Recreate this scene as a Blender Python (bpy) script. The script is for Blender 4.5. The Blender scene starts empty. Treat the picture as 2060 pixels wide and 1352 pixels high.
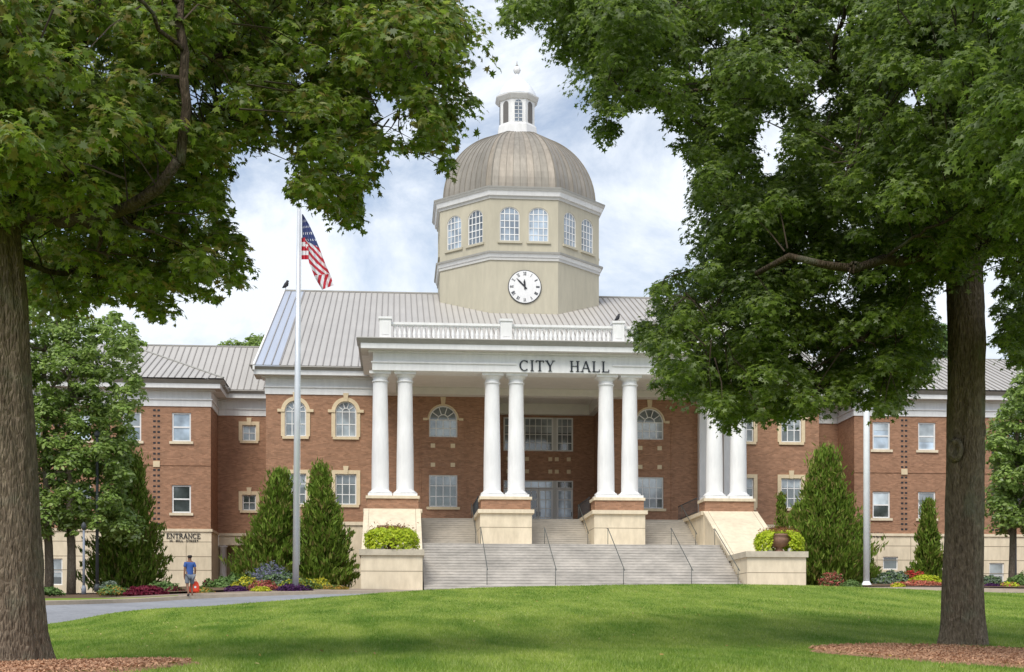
import bpy, math, random
import numpy as np
from mathutils import Matrix, Vector

# ------------------------------------------------------------------ camera, world, sun, exposure
SC = bpy.context.scene
COL = SC.collection
F_PX, CX_PX, HOR, E = 2800.0, 1030.0, 1287.0, 1.65      # lens in photo pixels, centre, horizon row, eye height
TH = math.atan((1030 - 796) / 2800.0)
S_, C_ = math.sin(TH), math.cos(TH)
cam_d = bpy.data.cameras.new('camera'); cam = bpy.data.objects.new('camera', cam_d); COL.objects.link(cam)
cam.location = (0, 0, E); cam.rotation_euler = (math.pi / 2, 0, -TH)
cam_d.sensor_width = 36; cam_d.lens = 36 * F_PX / 2060; cam_d.shift_y = (HOR - 676) / 2060
cam_d.clip_start = 0.1; cam_d.clip_end = 3000
SC.camera = cam
SC.view_settings.view_transform = 'Standard'; SC.view_settings.look = 'None'
SC.view_settings.exposure = 0.0; SC.view_settings.gamma = 1

SUN_EL, SUN_AZ = math.radians(52), math.radians(-28)     # azimuth of the sun seen from behind the camera, to the left
wd = bpy.data.worlds.new('World'); SC.world = wd; wd.use_nodes = True
nt = wd.node_tree; nt.nodes.clear()
N = nt.nodes.new; L = nt.links.new
wo = N('ShaderNodeOutputWorld'); bg = N('ShaderNodeBackground'); bg2 = N('ShaderNodeBackground'); mixs = N('ShaderNodeMixShader')
sky = N('ShaderNodeTexSky'); sky.sky_type = 'NISHITA'; sky.sun_disc = False
sky.sun_elevation = SUN_EL; sky.sun_rotation = math.pi + SUN_AZ
L(sky.outputs[0], bg.inputs[0]); bg.inputs[1].default_value = 0.15
bg2.inputs[0].default_value = (0.87, 0.925, 1.0, 1); bg2.inputs[1].default_value = 1.14
tc = N('ShaderNodeTexCoord'); mp = N('ShaderNodeMapping'); mp.inputs['Scale'].default_value = (1, 1, 1.7); mp.inputs['Location'].default_value = (1.3, 0.4, 0.15)
n1 = N('ShaderNodeTexNoise'); n1.inputs['Scale'].default_value = 4.2; n1.inputs['Detail'].default_value = 9; n1.inputs['Roughness'].default_value = 0.62; n1.inputs['Distortion'].default_value = 0.4
rp = N('ShaderNodeValToRGB'); rp.color_ramp.elements[0].position = 0.38; rp.color_ramp.elements[0].color = (.22, .22, .22, 1)
rp.color_ramp.elements[1].position = 0.56; rp.color_ramp.elements[1].color = (1, 1, 1, 1)
L(tc.outputs['Generated'], mp.inputs[0]); L(mp.outputs[0], n1.inputs['Vector']); sz_ = N('ShaderNodeSeparateXYZ'); L(tc.outputs['Generated'], sz_.inputs[0])
mr_ = N('ShaderNodeMapRange'); mr_.inputs['From Min'].default_value = .25; mr_.inputs['From Max'].default_value = .50; mr_.inputs['To Min'].default_value = 0; mr_.inputs['To Max'].default_value = .13; L(sz_.outputs[2], mr_.inputs['Value'])
sb_ = N('ShaderNodeMath'); sb_.operation = 'SUBTRACT'; L(n1.outputs['Fac'], sb_.inputs[0]); L(mr_.outputs[0], sb_.inputs[1]); L(sb_.outputs[0], rp.inputs[0])
L(rp.outputs[0], mixs.inputs[0]); L(bg.outputs[0], mixs.inputs[1]); L(bg2.outputs[0], mixs.inputs[2]); L(mixs.outputs[0], wo.inputs[0])

sd = bpy.data.lights.new('sun', 'SUN'); sun = bpy.data.objects.new('sun', sd); COL.objects.link(sun)
sd.energy = 3.3; sd.angle = math.radians(30); sd.color = (1, .96, .88)
sdir = Vector((math.sin(SUN_AZ) * math.cos(SUN_EL), -math.cos(SUN_AZ) * math.cos(SUN_EL), math.sin(SUN_EL)))
sun.rotation_euler = sdir.to_track_quat('Z', 'Y').to_euler()

rng = np.random.default_rng(7); random.seed(7)

# ------------------------------------------------------------------ projection helpers (photo pixel + depth -> world)
def W(px, Y):
    u = (px - CX_PX) / F_PX
    return Y * (S_ + u * C_) / (C_ - u * S_)
def ZR(py, Y, px=1030):                                 # height above the eye
    u = (px - CX_PX) / F_PX
    return (HOR - py) / F_PX * Y / (C_ - u * S_)
def P(px, py, Y):
    return Vector((W(px, Y), Y, ZR(py, Y, px) + E))
def Pn(px, py, Y):
    u = (px - CX_PX) / F_PX; t = Y / (C_ - u * S_)
    return np.stack([t * (S_ + u * C_), Y + 0 * t, E + (HOR - py) / F_PX * t], 1)

# ------------------------------------------------------------------ materials
MT = {}
def newmat(name):
    m = bpy.data.materials.new(name); m.use_nodes = True; MT[name] = m
    return m, m.node_tree, m.node_tree.nodes['Principled BSDF']
def mat(name, c, rough=0.7, var=0.12, scale=2.0, bump=0.0, bscale=30, stretch=(1, 1, 1), metal=0, spec=0.3, c2=None, detail=5, var2=0.0, scale2=0.3):
    m, t, b = newmat(name)
    n = t.nodes.new; l = t.links.new
    tc = n('ShaderNodeTexCoord'); mp = n('ShaderNodeMapping'); mp.inputs['Scale'].default_value = stretch
    l(tc.outputs['Object'], mp.inputs[0])
    nz = n('ShaderNodeTexNoise'); nz.inputs['Scale'].default_value = scale; nz.inputs['Detail'].default_value = detail; nz.inputs['Roughness'].default_value = .65
    l(mp.outputs[0], nz.inputs['Vector'])
    r = n('ShaderNodeValToRGB'); r.color_ramp.elements[0].position = .3; r.color_ramp.elements[1].position = .7
    ca = [x * (1 - var) for x in c]; cb = [min(1, x * (1 + var)) for x in (c2 or c)]
    r.color_ramp.elements[0].color = (*ca, 1); r.color_ramp.elements[1].color = (*cb, 1)
    l(nz.outputs['Fac'], r.inputs[0])
    out = r.outputs[0]
    if var2:
        nz2 = n('ShaderNodeTexNoise'); nz2.inputs['Scale'].default_value = scale2; nz2.inputs['Detail'].default_value = 3
        l(tc.outputs['Object'], nz2.inputs['Vector'])
        mr = n('ShaderNodeMapRange'); mr.inputs['From Min'].default_value = .3; mr.inputs['From Max'].default_value = .7
        mr.inputs['To Min'].default_value = 1 - var2; mr.inputs['To Max'].default_value = 1 + var2
        l(nz2.outputs['Fac'], mr.inputs['Value'])
        mx = n('ShaderNodeVectorMath'); mx.operation = 'SCALE'; l(out, mx.inputs[0]); l(mr.outputs[0], mx.inputs['Scale']); out = mx.outputs[0]
    l(out, b.inputs['Base Color'])
    b.inputs['Roughness'].default_value = rough; b.inputs['Metallic'].default_value = metal
    b.inputs['Specular IOR Level'].default_value = spec
    if bump:
        nb = n('ShaderNodeTexNoise'); nb.inputs['Scale'].default_value = bscale; nb.inputs['Detail'].default_value = 6
        l(mp.outputs[0], nb.inputs['Vector'])
        bp = n('ShaderNodeBump'); bp.inputs['Strength'].default_value = bump; bp.inputs['Distance'].default_value = .05
        l(nb.outputs['Fac'], bp.inputs['Height']); l(bp.outputs[0], b.inputs['Normal'])
    return m
def leafmat(name, cols, rough=.45, transl=.3, spec=.35):
    m, t, b = newmat(name); n = t.nodes.new; l = t.links.new
    g = n('ShaderNodeNewGeometry'); r = n('ShaderNodeValToRGB')
    cr = r.color_ramp
    while len(cr.elements) < len(cols): cr.elements.new(.5)
    for i, c in enumerate(cols):
        cr.elements[i].position = i / (len(cols) - 1) * .96; cr.elements[i].color = (*c, 1)
    l(g.outputs['Random Per Island'], r.inputs[0]); l(r.outputs[0], b.inputs['Base Color'])
    b.inputs['Roughness'].default_value = rough; b.inputs['Specular IOR Level'].default_value = spec
    tr = n('ShaderNodeBsdfTranslucent'); mx = n('ShaderNodeMixShader'); mx.inputs[0].default_value = transl
    l(r.outputs[0], tr.inputs[0]); out = t.nodes['Material Output']
    l(b.outputs[0], mx.inputs[1]); l(tr.outputs[0], mx.inputs[2]); l(mx.outputs[0], out.inputs[0])
    return m
def brickmat():
    m, t, b = newmat('brick'); n = t.nodes.new; l = t.links.new
    tc = n('ShaderNodeTexCoord'); sx = n('ShaderNodeSeparateXYZ'); l(tc.outputs['Object'], sx.inputs[0])
    ad = n('ShaderNodeMath'); l(sx.outputs[0], ad.inputs[0]); l(sx.outputs[1], ad.inputs[1])
    cx = n('ShaderNodeCombineXYZ'); l(ad.outputs[0], cx.inputs[0]); l(sx.outputs[2], cx.inputs[1])
    br = n('ShaderNodeTexBrick'); br.inputs['Scale'].default_value = 1; br.inputs['Brick Width'].default_value = .21; br.inputs['Row Height'].default_value = .075
    br.inputs['Mortar Size'].default_value = .006; br.inputs['Color1'].default_value = (.42, .222, .132, 1); br.inputs['Color2'].default_value = (.29, .152, .088, 1)
    br.inputs['Mortar'].default_value = (.27, .20, .15, 1); br.inputs['Bias'].default_value = -.1
    l(cx.outputs[0], br.inputs['Vector'])
    nz = n('ShaderNodeTexNoise'); nz.inputs['Scale'].default_value = 1.0; nz.inputs['Detail'].default_value = 7
    mp = n('ShaderNodeMapping'); mp.inputs['Scale'].default_value = (1.6, 4.5, 1); l(cx.outputs[0], mp.inputs[0]); l(mp.outputs[0], nz.inputs['Vector'])
    mr = n('ShaderNodeMapRange'); mr.inputs['From Min'].default_value = .3; mr.inputs['From Max'].default_value = .7; mr.inputs['To Min'].default_value = .86; mr.inputs['To Max'].default_value = 1.15
    l(nz.outputs['Fac'], mr.inputs['Value'])
    mx = n('ShaderNodeVectorMath'); mx.operation = 'SCALE'; l(br.outputs['Color'], mx.inputs[0]); l(mr.outputs[0], mx.inputs['Scale']); l(mx.outputs[0], b.inputs['Base Color'])
    b.inputs['Roughness'].default_value = .85; b.inputs['Specular IOR Level'].default_value = .2
    bp = n('ShaderNodeBump'); bp.inputs['Strength'].default_value = .4; bp.inputs['Distance'].default_value = .01; l(br.outputs['Fac'], bp.inputs['Height']); bp.invert = True; l(bp.outputs[0], b.inputs['Normal'])
brickmat()
mat('white', (.78, .775, .76), .6, .07, 1.5, stretch=(2.5, 2.5, .5), var2=.06, scale2=.35)
mat('white_column', (.80, .795, .785), .55, .06, 3, bump=.06, bscale=8, stretch=(2, 2, .35), var2=.05, scale2=.6)
mat('ceiling', (.80, .77, .72), .7, .04, 2)
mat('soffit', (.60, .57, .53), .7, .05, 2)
mat('gutter', (.36, .35, .32), .5, .08, 2)
mat('stone', (.70, .595, .43), .8, .09, 2.2, bump=.1, c2=(.72, .62, .46), stretch=(1.5, 1.5, .5), var2=.09, scale2=.5)
mat('stone_weathered', (.50, .44, .34), .85, .15, 3, bump=.15, var2=.1)
mat('stone_joint', (.24, .19, .13), .9, .1)
mat('stone_trim', (.70, .57, .38), .75, .08, 4)
mat('step_upper', (.47, .43, .37), .85, .12, 2.5, bump=.15, stretch=(1, 1, 3), var2=.1, scale2=.7)
mat('step', (.49, .455, .41), .85, .16, 2.5, bump=.15, stretch=(1, 1, 3), var2=.16, scale2=.7)
mat('terrace_floor', (.62, .58, .52), .8, .1, 3)
mat('roof_metal', (.485, .46, .425), .5, .05, 1.5, metal=.1, stretch=(2.4, .15, .15), spec=.4, var2=.05)
mat('roof_metal_sky_sheen', (.48, .52, .60), .42, .05, 1.5, metal=.15, stretch=(2.4, .15, .15), spec=.4)  # sky reflected on the left end panels, put into the base colour
mat('roof_seam', (.27, .25, .23), .5, .1, 2)
mat('stucco', (.50, .46, .355), .85, .08, 1.6, bump=.05, stretch=(1.6, 1.6, .3), var2=.07, scale2=.25)
mat('stucco_trim', (.58, .57, .54), .7, .05, 2)
for i, c in enumerate([(.31, .28, .235), (.29, .262, .22), (.33, .29, .238), (.27, .245, .205), (.355, .305, .24)]):
    mat('dome_%d' % i, c, .5, .16, 2.2, metal=.25, stretch=(1.6, 1.6, .25), spec=.4, var2=.12, scale2=.5)
mat('dome_seam', (.235, .212, .175), .5, .1)
mat('lantern_roof', (.80, .82, .84), .4, .03)
mat('louvre', (.16, .15, .14), .7, .1, stretch=(1, 1, 20))
mat('dark', (.03, .03, .035), .5, .1)
mat('letter', (.035, .04, .05), .45, .1)
mat('iron', (.055, .06, .065), .5, .1)
mat('rail', (.10, .11, .10), .45, .1)
mat('pole', (.66, .68, .71), .35, .05, metal=.3, spec=.5)
mat('pole_white', (.86, .88, .90), .4, .05)
mat('pole_grey', (.22, .24, .28), .45, .05)
mat('asphalt', (.27, .275, .29), .9, .15, 4, bump=.2, bscale=60, var2=.12, scale2=.35)
mat('concrete', (.40, .33, .25), .9, .12, 3, bump=.1, var2=.1)
mat('paving', (.27, .21, .16), .9, .15, 3, var2=.1)
mat('soil', (.13, .085, .05), .95, .25, 8, bump=.3)
mat('mulch', (.36, .19, .11), .95, .40, 22, bump=.9, bscale=40, c2=(.50, .28, .17), var2=.2, scale2=1.2)
mat('mulch_chip', (.28, .14, .08), .9, .4, 30, c2=(.52, .31, .19))
mat('urn', (.30, .17, .12), .7, .2, 6)
mat('skin', (.22, .11, .07), .6, .05); mat('hair', (.02, .017, .016), .6, .1)
mat('shirt', (.045, .10, .30), .8, .1); mat('shorts', (.17, .19, .22), .8, .1); mat('shoe', (.03, .03, .035), .6, .1)
mat('bag', (.80, .07, .025), .5, .06); mat('bag_mark', (.8, .78, .75), .5, .03)
mat('flag_red', (.50, .03, .05), .7, .08); mat('flag_white', (.75, .75, .78), .7, .05); mat('flag_blue', (.045, .06, .17), .7, .1)
mat('bird', (.03, .03, .035), .6, .1)
def barkmat(name, c1, c2, moss=0.0):
    m, t, b = newmat(name); n = t.nodes.new; l = t.links.new
    tc = n('ShaderNodeTexCoord'); mp = n('ShaderNodeMapping'); mp.inputs['Scale'].default_value = (13, 13, 3.2); l(tc.outputs['Object'], mp.inputs[0])
    nz = n('ShaderNodeTexNoise'); nz.inputs['Scale'].default_value = 2.2; nz.inputs['Detail'].default_value = 8; nz.inputs['Roughness'].default_value = .7; nz.inputs['Distortion'].default_value = .6
    l(mp.outputs[0], nz.inputs['Vector'])
    vo = n('ShaderNodeTexVoronoi'); vo.inputs['Scale'].default_value = 2.0; vo.feature = 'DISTANCE_TO_EDGE'; l(mp.outputs[0], vo.inputs['Vector'])
    r = n('ShaderNodeValToRGB'); r.color_ramp.elements[0].position = .32; r.color_ramp.elements[0].color = (*c1, 1); r.color_ramp.elements[1].position = .7; r.color_ramp.elements[1].color = (*c2, 1)
    l(nz.outputs['Fac'], r.inputs[0])
    n2 = n('ShaderNodeTexNoise'); n2.inputs['Scale'].default_value = 2.3; n2.inputs['Detail'].default_value = 5; l(tc.outputs['Object'], n2.inputs['Vector'])
    r2 = n('ShaderNodeValToRGB'); r2.color_ramp.elements[0].position = .55; r2.color_ramp.elements[1].position = .7; r2.color_ramp.elements[1].color = (.5, .5, .5, 1)
    l(n2.outputs['Fac'], r2.inputs[0])
    mx = n('ShaderNodeMixRGB'); l(r2.outputs[0], mx.inputs[0]); l(r.outputs[0], mx.inputs[1]); mx.inputs[2].default_value = (.20, .21, .15, 1)
    l(mx.outputs[0], b.inputs['Base Color']); b.inputs['Roughness'].default_value = .95; b.inputs['Specular IOR Level'].default_value = .15
    mm = n('ShaderNodeMath'); mm.operation = 'MULTIPLY'; l(nz.outputs['Fac'], mm.inputs[0]); l(vo.outputs['Distance'], mm.inputs[1])
    bp = n('ShaderNodeBump'); bp.inputs['Strength'].default_value = 1; bp.inputs['Distance'].default_value = .12; l(mm.outputs[0], bp.inputs['Height']); l(bp.outputs[0], b.inputs['Normal'])
barkmat('bark', (.065, .046, .032), (.33, .26, .19))
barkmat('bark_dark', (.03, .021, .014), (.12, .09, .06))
mat('twig', (.05, .036, .024), .9, .2)
barkmat('bark_grey', (.09, .07, .05), (.34, .28, .21))
def glassmat(name, c, rough=.06):
    m, t, b = newmat(name); n = t.nodes.new; l = t.links.new
    tc = n('ShaderNodeTexCoord'); nz = n('ShaderNodeTexNoise'); nz.inputs['Scale'].default_value = .8; nz.inputs['Detail'].default_value = 3; l(tc.outputs['Object'], nz.inputs['Vector'])
    r = n('ShaderNodeValToRGB'); r.color_ramp.elements[0].position = .35; r.color_ramp.elements[0].color = (*[x * .55 for x in c], 1); r.color_ramp.elements[1].position = .65; r.color_ramp.elements[1].color = (*[min(1, x * 1.5) for x in c], 1)
    oi = n('ShaderNodeObjectInfo'); mr = n('ShaderNodeMapRange'); mr.inputs['To Min'].default_value = .55; mr.inputs['To Max'].default_value = 1.6; l(oi.outputs['Random'], mr.inputs['Value'])
    sc = n('ShaderNodeVectorMath'); sc.operation = 'SCALE'; l(r.outputs[0], sc.inputs[0]); l(mr.outputs[0], sc.inputs['Scale'])
    l(nz.outputs['Fac'], r.inputs[0]); l(sc.outputs[0], b.inputs['Base Color']); b.inputs['Roughness'].default_value = rough; b.inputs['Specular IOR Level'].default_value = 1.0; b.inputs['IOR'].default_value = 1.6
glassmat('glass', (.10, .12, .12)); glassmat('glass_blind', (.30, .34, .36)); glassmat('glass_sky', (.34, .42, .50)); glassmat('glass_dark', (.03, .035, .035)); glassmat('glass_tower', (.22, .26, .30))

# ------------------------------------------------------------------ mesh builder
class MB:
    def __init__(s, dz=0.0, M=None): s.v = []; s.f = []; s.m = []; s.mats = []; s.dz = dz; s.M = M; s.mi = 0; s.smooth = False
    def use(s, name):
        if name not in s.mats: s.mats.append(name)
        s.mi = s.mats.index(name); return s
    def add(s, vs, fs):
        k = len(s.v)
        for v in vs:
            v = Vector(v)
            if s.M is not None: v = s.M @ v
            s.v.append((v.x, v.y, v.z + s.dz))
        for f in fs: s.f.append([i + k for i in f]); s.m.append(s.mi)
        return s
    def quad(s, *p): return s.add(p, [list(range(len(p)))])
    def box(s, x0, x1, y0, y1, z0, z1):
        if x0 > x1: x0, x1 = x1, x0
        v = [(x0, y0, z0), (x1, y0, z0), (x1, y1, z0), (x0, y1, z0), (x0, y0, z1), (x1, y0, z1), (x1, y1, z1), (x0, y1, z1)]
        return s.add(v, [(0, 3, 2, 1), (4, 5, 6, 7), (0, 1, 5, 4), (1, 2, 6, 5), (2, 3, 7, 6), (3, 0, 4, 7)])
    def prism(s, poly, axis, a, b):                     # extrude a 2-D polygon along an axis
        def pt(p, q):
            return {'x': (q, p[0], p[1]), 'y': (p[0], q, p[1]), 'z': (p[0], p[1], q)}[axis]
        n = len(poly); v = [pt(p, a) for p in poly] + [pt(p, b) for p in poly]
        f = [list(range(n)), list(range(2 * n - 1, n - 1, -1))] + [(i, i + n, (i + 1) % n + n, (i + 1) % n) for i in range(n)]
        return s.add(v, f)
    def lathe(s, prof, n=24, c=(0, 0, 0), rot=0.0, cap=True):
        v = []; f = []
        for r, z in prof:
            for i in range(n):
                a = rot + 2 * math.pi * i / n; v.append((c[0] + r * math.cos(a), c[1] + r * math.sin(a), c[2] + z))
        for j in range(len(prof) - 1):
            for i in range(n): f.append((j * n + i, j * n + (i + 1) % n, (j + 1) * n + (i + 1) % n, (j + 1) * n + i))
        if cap: f.append(list(range(n))[::-1]); f.append([(len(prof) - 1) * n + i for i in range(n)])
        return s.add(v, f)
    def tube(s, pts, rad, n=8, wob=0.0):
        pts = [Vector(p) for p in pts]
        if not hasattr(rad, '__len__'): rad = [rad] * len(pts)
        v = []; f = []; up = Vector((0.13, .2, 1))
        for i, p in enumerate(pts):
            d = (pts[min(i + 1, len(pts) - 1)] - pts[max(i - 1, 0)]).normalized()
            a = d.cross(up if abs(d.z) < .95 else Vector((1, 0.1, 0))).normalized() if i == 0 else (a_prev - d * a_prev.dot(d)).normalized()
            a_prev = a; b = d.cross(a)
            for k in range(n):
                t = 2 * math.pi * k / n; r = rad[i] * (1 + wob * random.uniform(-1, 1)); v.append(p + (a * math.cos(t) + b * math.sin(t)) * r)
        for j in range(len(pts) - 1):
            for i in range(n): f.append((j * n + i, j * n + (i + 1) % n, (j + 1) * n + (i + 1) % n, (j + 1) * n + i))
        f.append(list(range(n))[::-1]); f.append([(len(pts) - 1) * n + i for i in range(n)])
        return s.add(v, f)
    def build(s, name, parent=None, smooth=False, mats=None, loc=None):
        me = bpy.data.meshes.new(name); me.from_pydata(s.v, [], s.f)
        for m in s.mats: me.materials.append(MT[m])
        me.polygons.foreach_set('material_index', s.m)
        if smooth: me.polygons.foreach_set('use_smooth', [True] * len(me.polygons))
        me.update(); o = bpy.data.objects.new(name, me); COL.objects.link(o)
        adopt(o, parent)
        if loc is not None: o.location = loc
        return o
WL = {}                                                  # world position of each parent's origin
def adopt(o, parent):
    if parent is None: WL[o.name] = Vector((0, 0, 0)); return o
    o.parent = parent; o.location = -WL[parent.name]; WL[o.name] = Vector((0, 0, 0)); return o
def thing(name, label, cat, loc, group=None):
    o = bpy.data.objects.new(name, None); COL.objects.link(o); o.location = loc; WL[o.name] = Vector(loc); o.empty_display_size = .3
    tag(o, label, cat, group); return o
def tag(o, label=None, cat=None, group=None, kind=None):
    if label: o['label'] = label
    if cat: o['category'] = cat
    if group: o['group'] = group
    if kind: o['kind'] = kind
    return o
def at_origin(o, loc):                                   # move a mesh's origin to loc, keeping it in place
    loc = Vector(loc); o.data.transform(Matrix.Translation(-loc)); o.location = loc; return o

# ------------------------------------------------------------------ leaves
def frame_from(n, spin):
    ref = np.where(np.abs(n[:, 2:3]) < .9, np.array([[0, 0, 1.]]), np.array([[1., 0, 0]]))
    a = np.cross(n, ref); a /= np.linalg.norm(a, axis=1, keepdims=True) + 1e-9; b = np.cross(n, a)
    c, s = np.cos(spin)[:, None], np.sin(spin)[:, None]
    return a * c + b * s, b * c - a * s
def poly_mesh(name, V, K, mats, parent=None, smooth=False):
    me = bpy.data.meshes.new(name); nv = len(V); nf = nv // K
    me.vertices.add(nv); me.vertices.foreach_set('co', V.astype(np.float32).ravel())
    me.loops.add(nv); me.loops.foreach_set('vertex_index', np.arange(nv, dtype=np.int32))
    me.polygons.add(nf); me.polygons.foreach_set('loop_start', np.arange(0, nv, K, dtype=np.int32))
    for m in mats: me.materials.append(MT[m])
    me.update(calc_edges=True); me.validate()
    o = bpy.data.objects.new(name, me); COL.objects.link(o); adopt(o, parent); return o
MAPLE = []
for i, (ang, r) in enumerate([(-90, .28), (-62, .62), (-40, .42), (-8, .95), (18, .42), (52, .80), (68, .46), (90, 1.05), (112, .46), (128, .80), (162, .42), (188, .95), (220, .42), (242, .62)]):
    MAPLE.append((r * math.cos(math.radians(ang)), r * math.sin(math.radians(ang)), -.22 * r * r))
GUM = []
for i in range(10):
    r = 1.0 if i % 2 else .44; a = math.radians(-90 + 36 * i)
    if i == 0: r = .25
    GUM.append((r * math.cos(a), r * math.sin(a), -.2 * r * r))
OVAL = [(0, -1, -.1), (.5, -.35, 0), (.45, .35, .05), (0, 1, -.15), (-.45, .35, .05), (-.5, -.35, 0)]
SPRAY = [(0, -1, 0), (.28, -.3, .06), (.18, .5, 0), (0, 1.25, -.1), (-.18, .5, 0), (-.28, -.3, .06)]
def leaves(Cc, size, tmpl, nrm, spin=None):
    n = nrm / (np.linalg.norm(nrm, axis=1, keepdims=True) + 1e-9)
    if spin is None: spin = rng.uniform(0, 2 * math.pi, len(Cc))
    a, b = frame_from(n, spin); T = np.array(tmpl)
    V = Cc[:, None, :] + size[:, None, None] * (T[None, :, 0, None] * a[:, None] + T[None, :, 1, None] * b[:, None] + T[None, :, 2, None] * n[:, None])
    return V.reshape(-1, 3), len(T)
def inpoly(x, y, poly):
    poly = np.array(poly, float); ins = np.zeros(len(x), bool); j = len(poly) - 1
    for i in range(len(poly)):
        xi, yi = poly[i]; xj, yj = poly[j]
        c = ((yi > y) != (yj > y)) & (x < (xj - xi) * (y - yi) / (yj - yi + 1e-12) + xi)
        ins ^= c; j = i
    return ins
_K = [(rng.normal(size=3), rng.uniform(0, 6.28)) for _ in range(10)]
def fnoise(p, scale):                                    # cheap smooth noise in -1..1
    s = 0
    for k, (d, ph) in enumerate(_K): s = s + np.sin((p @ d) * scale * (1 + .25 * k) + ph + 1.7 * np.sin((p @ _K[(k + 3) % 10][0]) * scale * .6))
    return s / 4.5

def tree_crown(poly, Y, thick, classes, lsize, bias=None, holes=(), dens=1.0, flat=.72):
    """leaf puffs: rounded sprays of leaves packed inside an outline, big ones first, small ones filling to the edge"""
    pa = np.array(poly, float); lo, hi = pa.min(0), pa.max(0); allc = []; allr = []; P2 = []
    dirs = [(math.cos(a), math.sin(a)) for a in np.linspace(0, 2 * math.pi, 9)[:-1]]
    for r, cnt in classes:
        got = 0; tries = 0
        while got < cnt and tries < 110:
            tries += 1; small = r < classes[1][0]; q = rng.uniform(np.maximum(lo, [-70, -50]) if small else lo, np.minimum(hi, [2130, 1400]) if small else hi, (1500, 2)); k = inpoly(q[:, 0], q[:, 1], poly); q = q[k]
            Yd = Y + (bias(q[:, 0], q[:, 1]) if bias else 0) + thick * np.clip(rng.normal(0, .55, len(q)), -1.25, 1.25)
            rp_ = r * F_PX / Yd; k = np.ones(len(q), bool)
            for dx, dy in dirs: k &= inpoly(q[:, 0] + dx * rp_ * .72, q[:, 1] + dy * rp_ * .62, poly)
            for hx, hy, hr, hs in holes: k &= ((q[:, 0] - hx) / (hr + rp_ * .7)) ** 2 + ((q[:, 1] - hy) / (hs + rp_ * .6)) ** 2 > 1
            q, Yd = q[k], Yd[k]; p = Pn(q[:, 0], q[:, 1], Yd)
            for a, qq, rq in zip(p[:max(1, (cnt - got) // 4 + 3)], q, r * F_PX / Yd):
                if got >= cnt: break
                if allc:
                    A = np.array(allc); d = np.linalg.norm(A - a, axis=1)
                    if (d < (np.array(allr) + r) * .40).any(): continue
                    B = np.array(P2); cov = (np.hypot(B[:, 0] - qq[0], B[:, 1] - qq[1]) < B[:, 2] * .80).any()
                    if r < classes[1][0] and cov and rng.uniform() < (.72 if r > classes[-1][0] else .93): continue
                allc.append(a); allr.append(r * rng.uniform(.85, 1.15)); P2.append((qq[0], qq[1], rq)); got += 1
    cl = np.array(allc); rr = np.array(allr)
    n = (dens * 11 * rr ** 2 / lsize ** 2).astype(int) + 8; idx = np.repeat(np.arange(len(cl)), n)
    u = rng.normal(size=(len(idx), 3)); u /= np.linalg.norm(u, axis=1, keepdims=True); low = u[:, 2] < -.45; u[low, 2] *= -.4
    u /= np.linalg.norm(u, axis=1, keepdims=True)
    rad = rr[idx] * (1 - .55 * rng.uniform(0, 1, len(idx)) ** 1.8) * (1 + .28 * fnoise(u * 2.2 + cl[idx] * 3.1, 1.5))
    off = u * rad[:, None] * [1, 1, flat]; off[:, 2] -= .30 * (off[:, 0] ** 2 + off[:, 1] ** 2) / rr[idx]
    nrm = u * .75 + np.array([0, -.1, .75]) + rng.normal(size=u.shape) * .38
    return cl, cl[idx] + off, nrm

def twigs(cl, nodes, nrad, every=1, r0=.012):
    V = []
    sub = cl[::every]; nodes = np.array(nodes)
    for p in sub:
        d = np.linalg.norm(nodes - p, axis=1) + rng.uniform(0, .8, len(nodes)); a = nodes[np.argmin(d)]; dd = np.linalg.norm(a - p); a = p + (a - p) * min(1, rng.uniform(.5, 1.1) / dd)
        mid = (a + p) / 2 + rng.normal(size=3) * .04 + np.array([0, 0, .05])
        if nrad is not None and not (inside(a, nrad) and inside(mid, nrad)): continue; pts = [a, mid, p]
        for (s, e, ra, rb) in ((a, mid, r0 * 1.9, r0 * 1.3), (mid, p, r0 * 1.3, r0 * .5)):
            d_ = (e - s) / (np.linalg.norm(e - s) + 1e-6); u = np.cross(d_, [.3, .2, 1]); u /= np.linalg.norm(u) + 1e-6; w = np.cross(d_, u)
            ring = [(math.cos(t), math.sin(t)) for t in (0, 2.09, 4.19)]
            A = [s + ra * (x * u + y * w) for x, y in ring]; B = [e + rb * (x * u + y * w) for x, y in ring]
            for i in range(3): V += [A[i], A[(i + 1) % 3], B[(i + 1) % 3], B[i]]
    return np.array(V)
def resample(pts, n):
    pts = np.array([list(p) for p in pts]); s = np.r_[0, np.cumsum(np.linalg.norm(np.diff(pts, axis=0), axis=1))]; t = np.linspace(0, s[-1], n)
    return np.stack([np.interp(t, s, pts[:, i]) for i in range(3)], 1)

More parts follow.
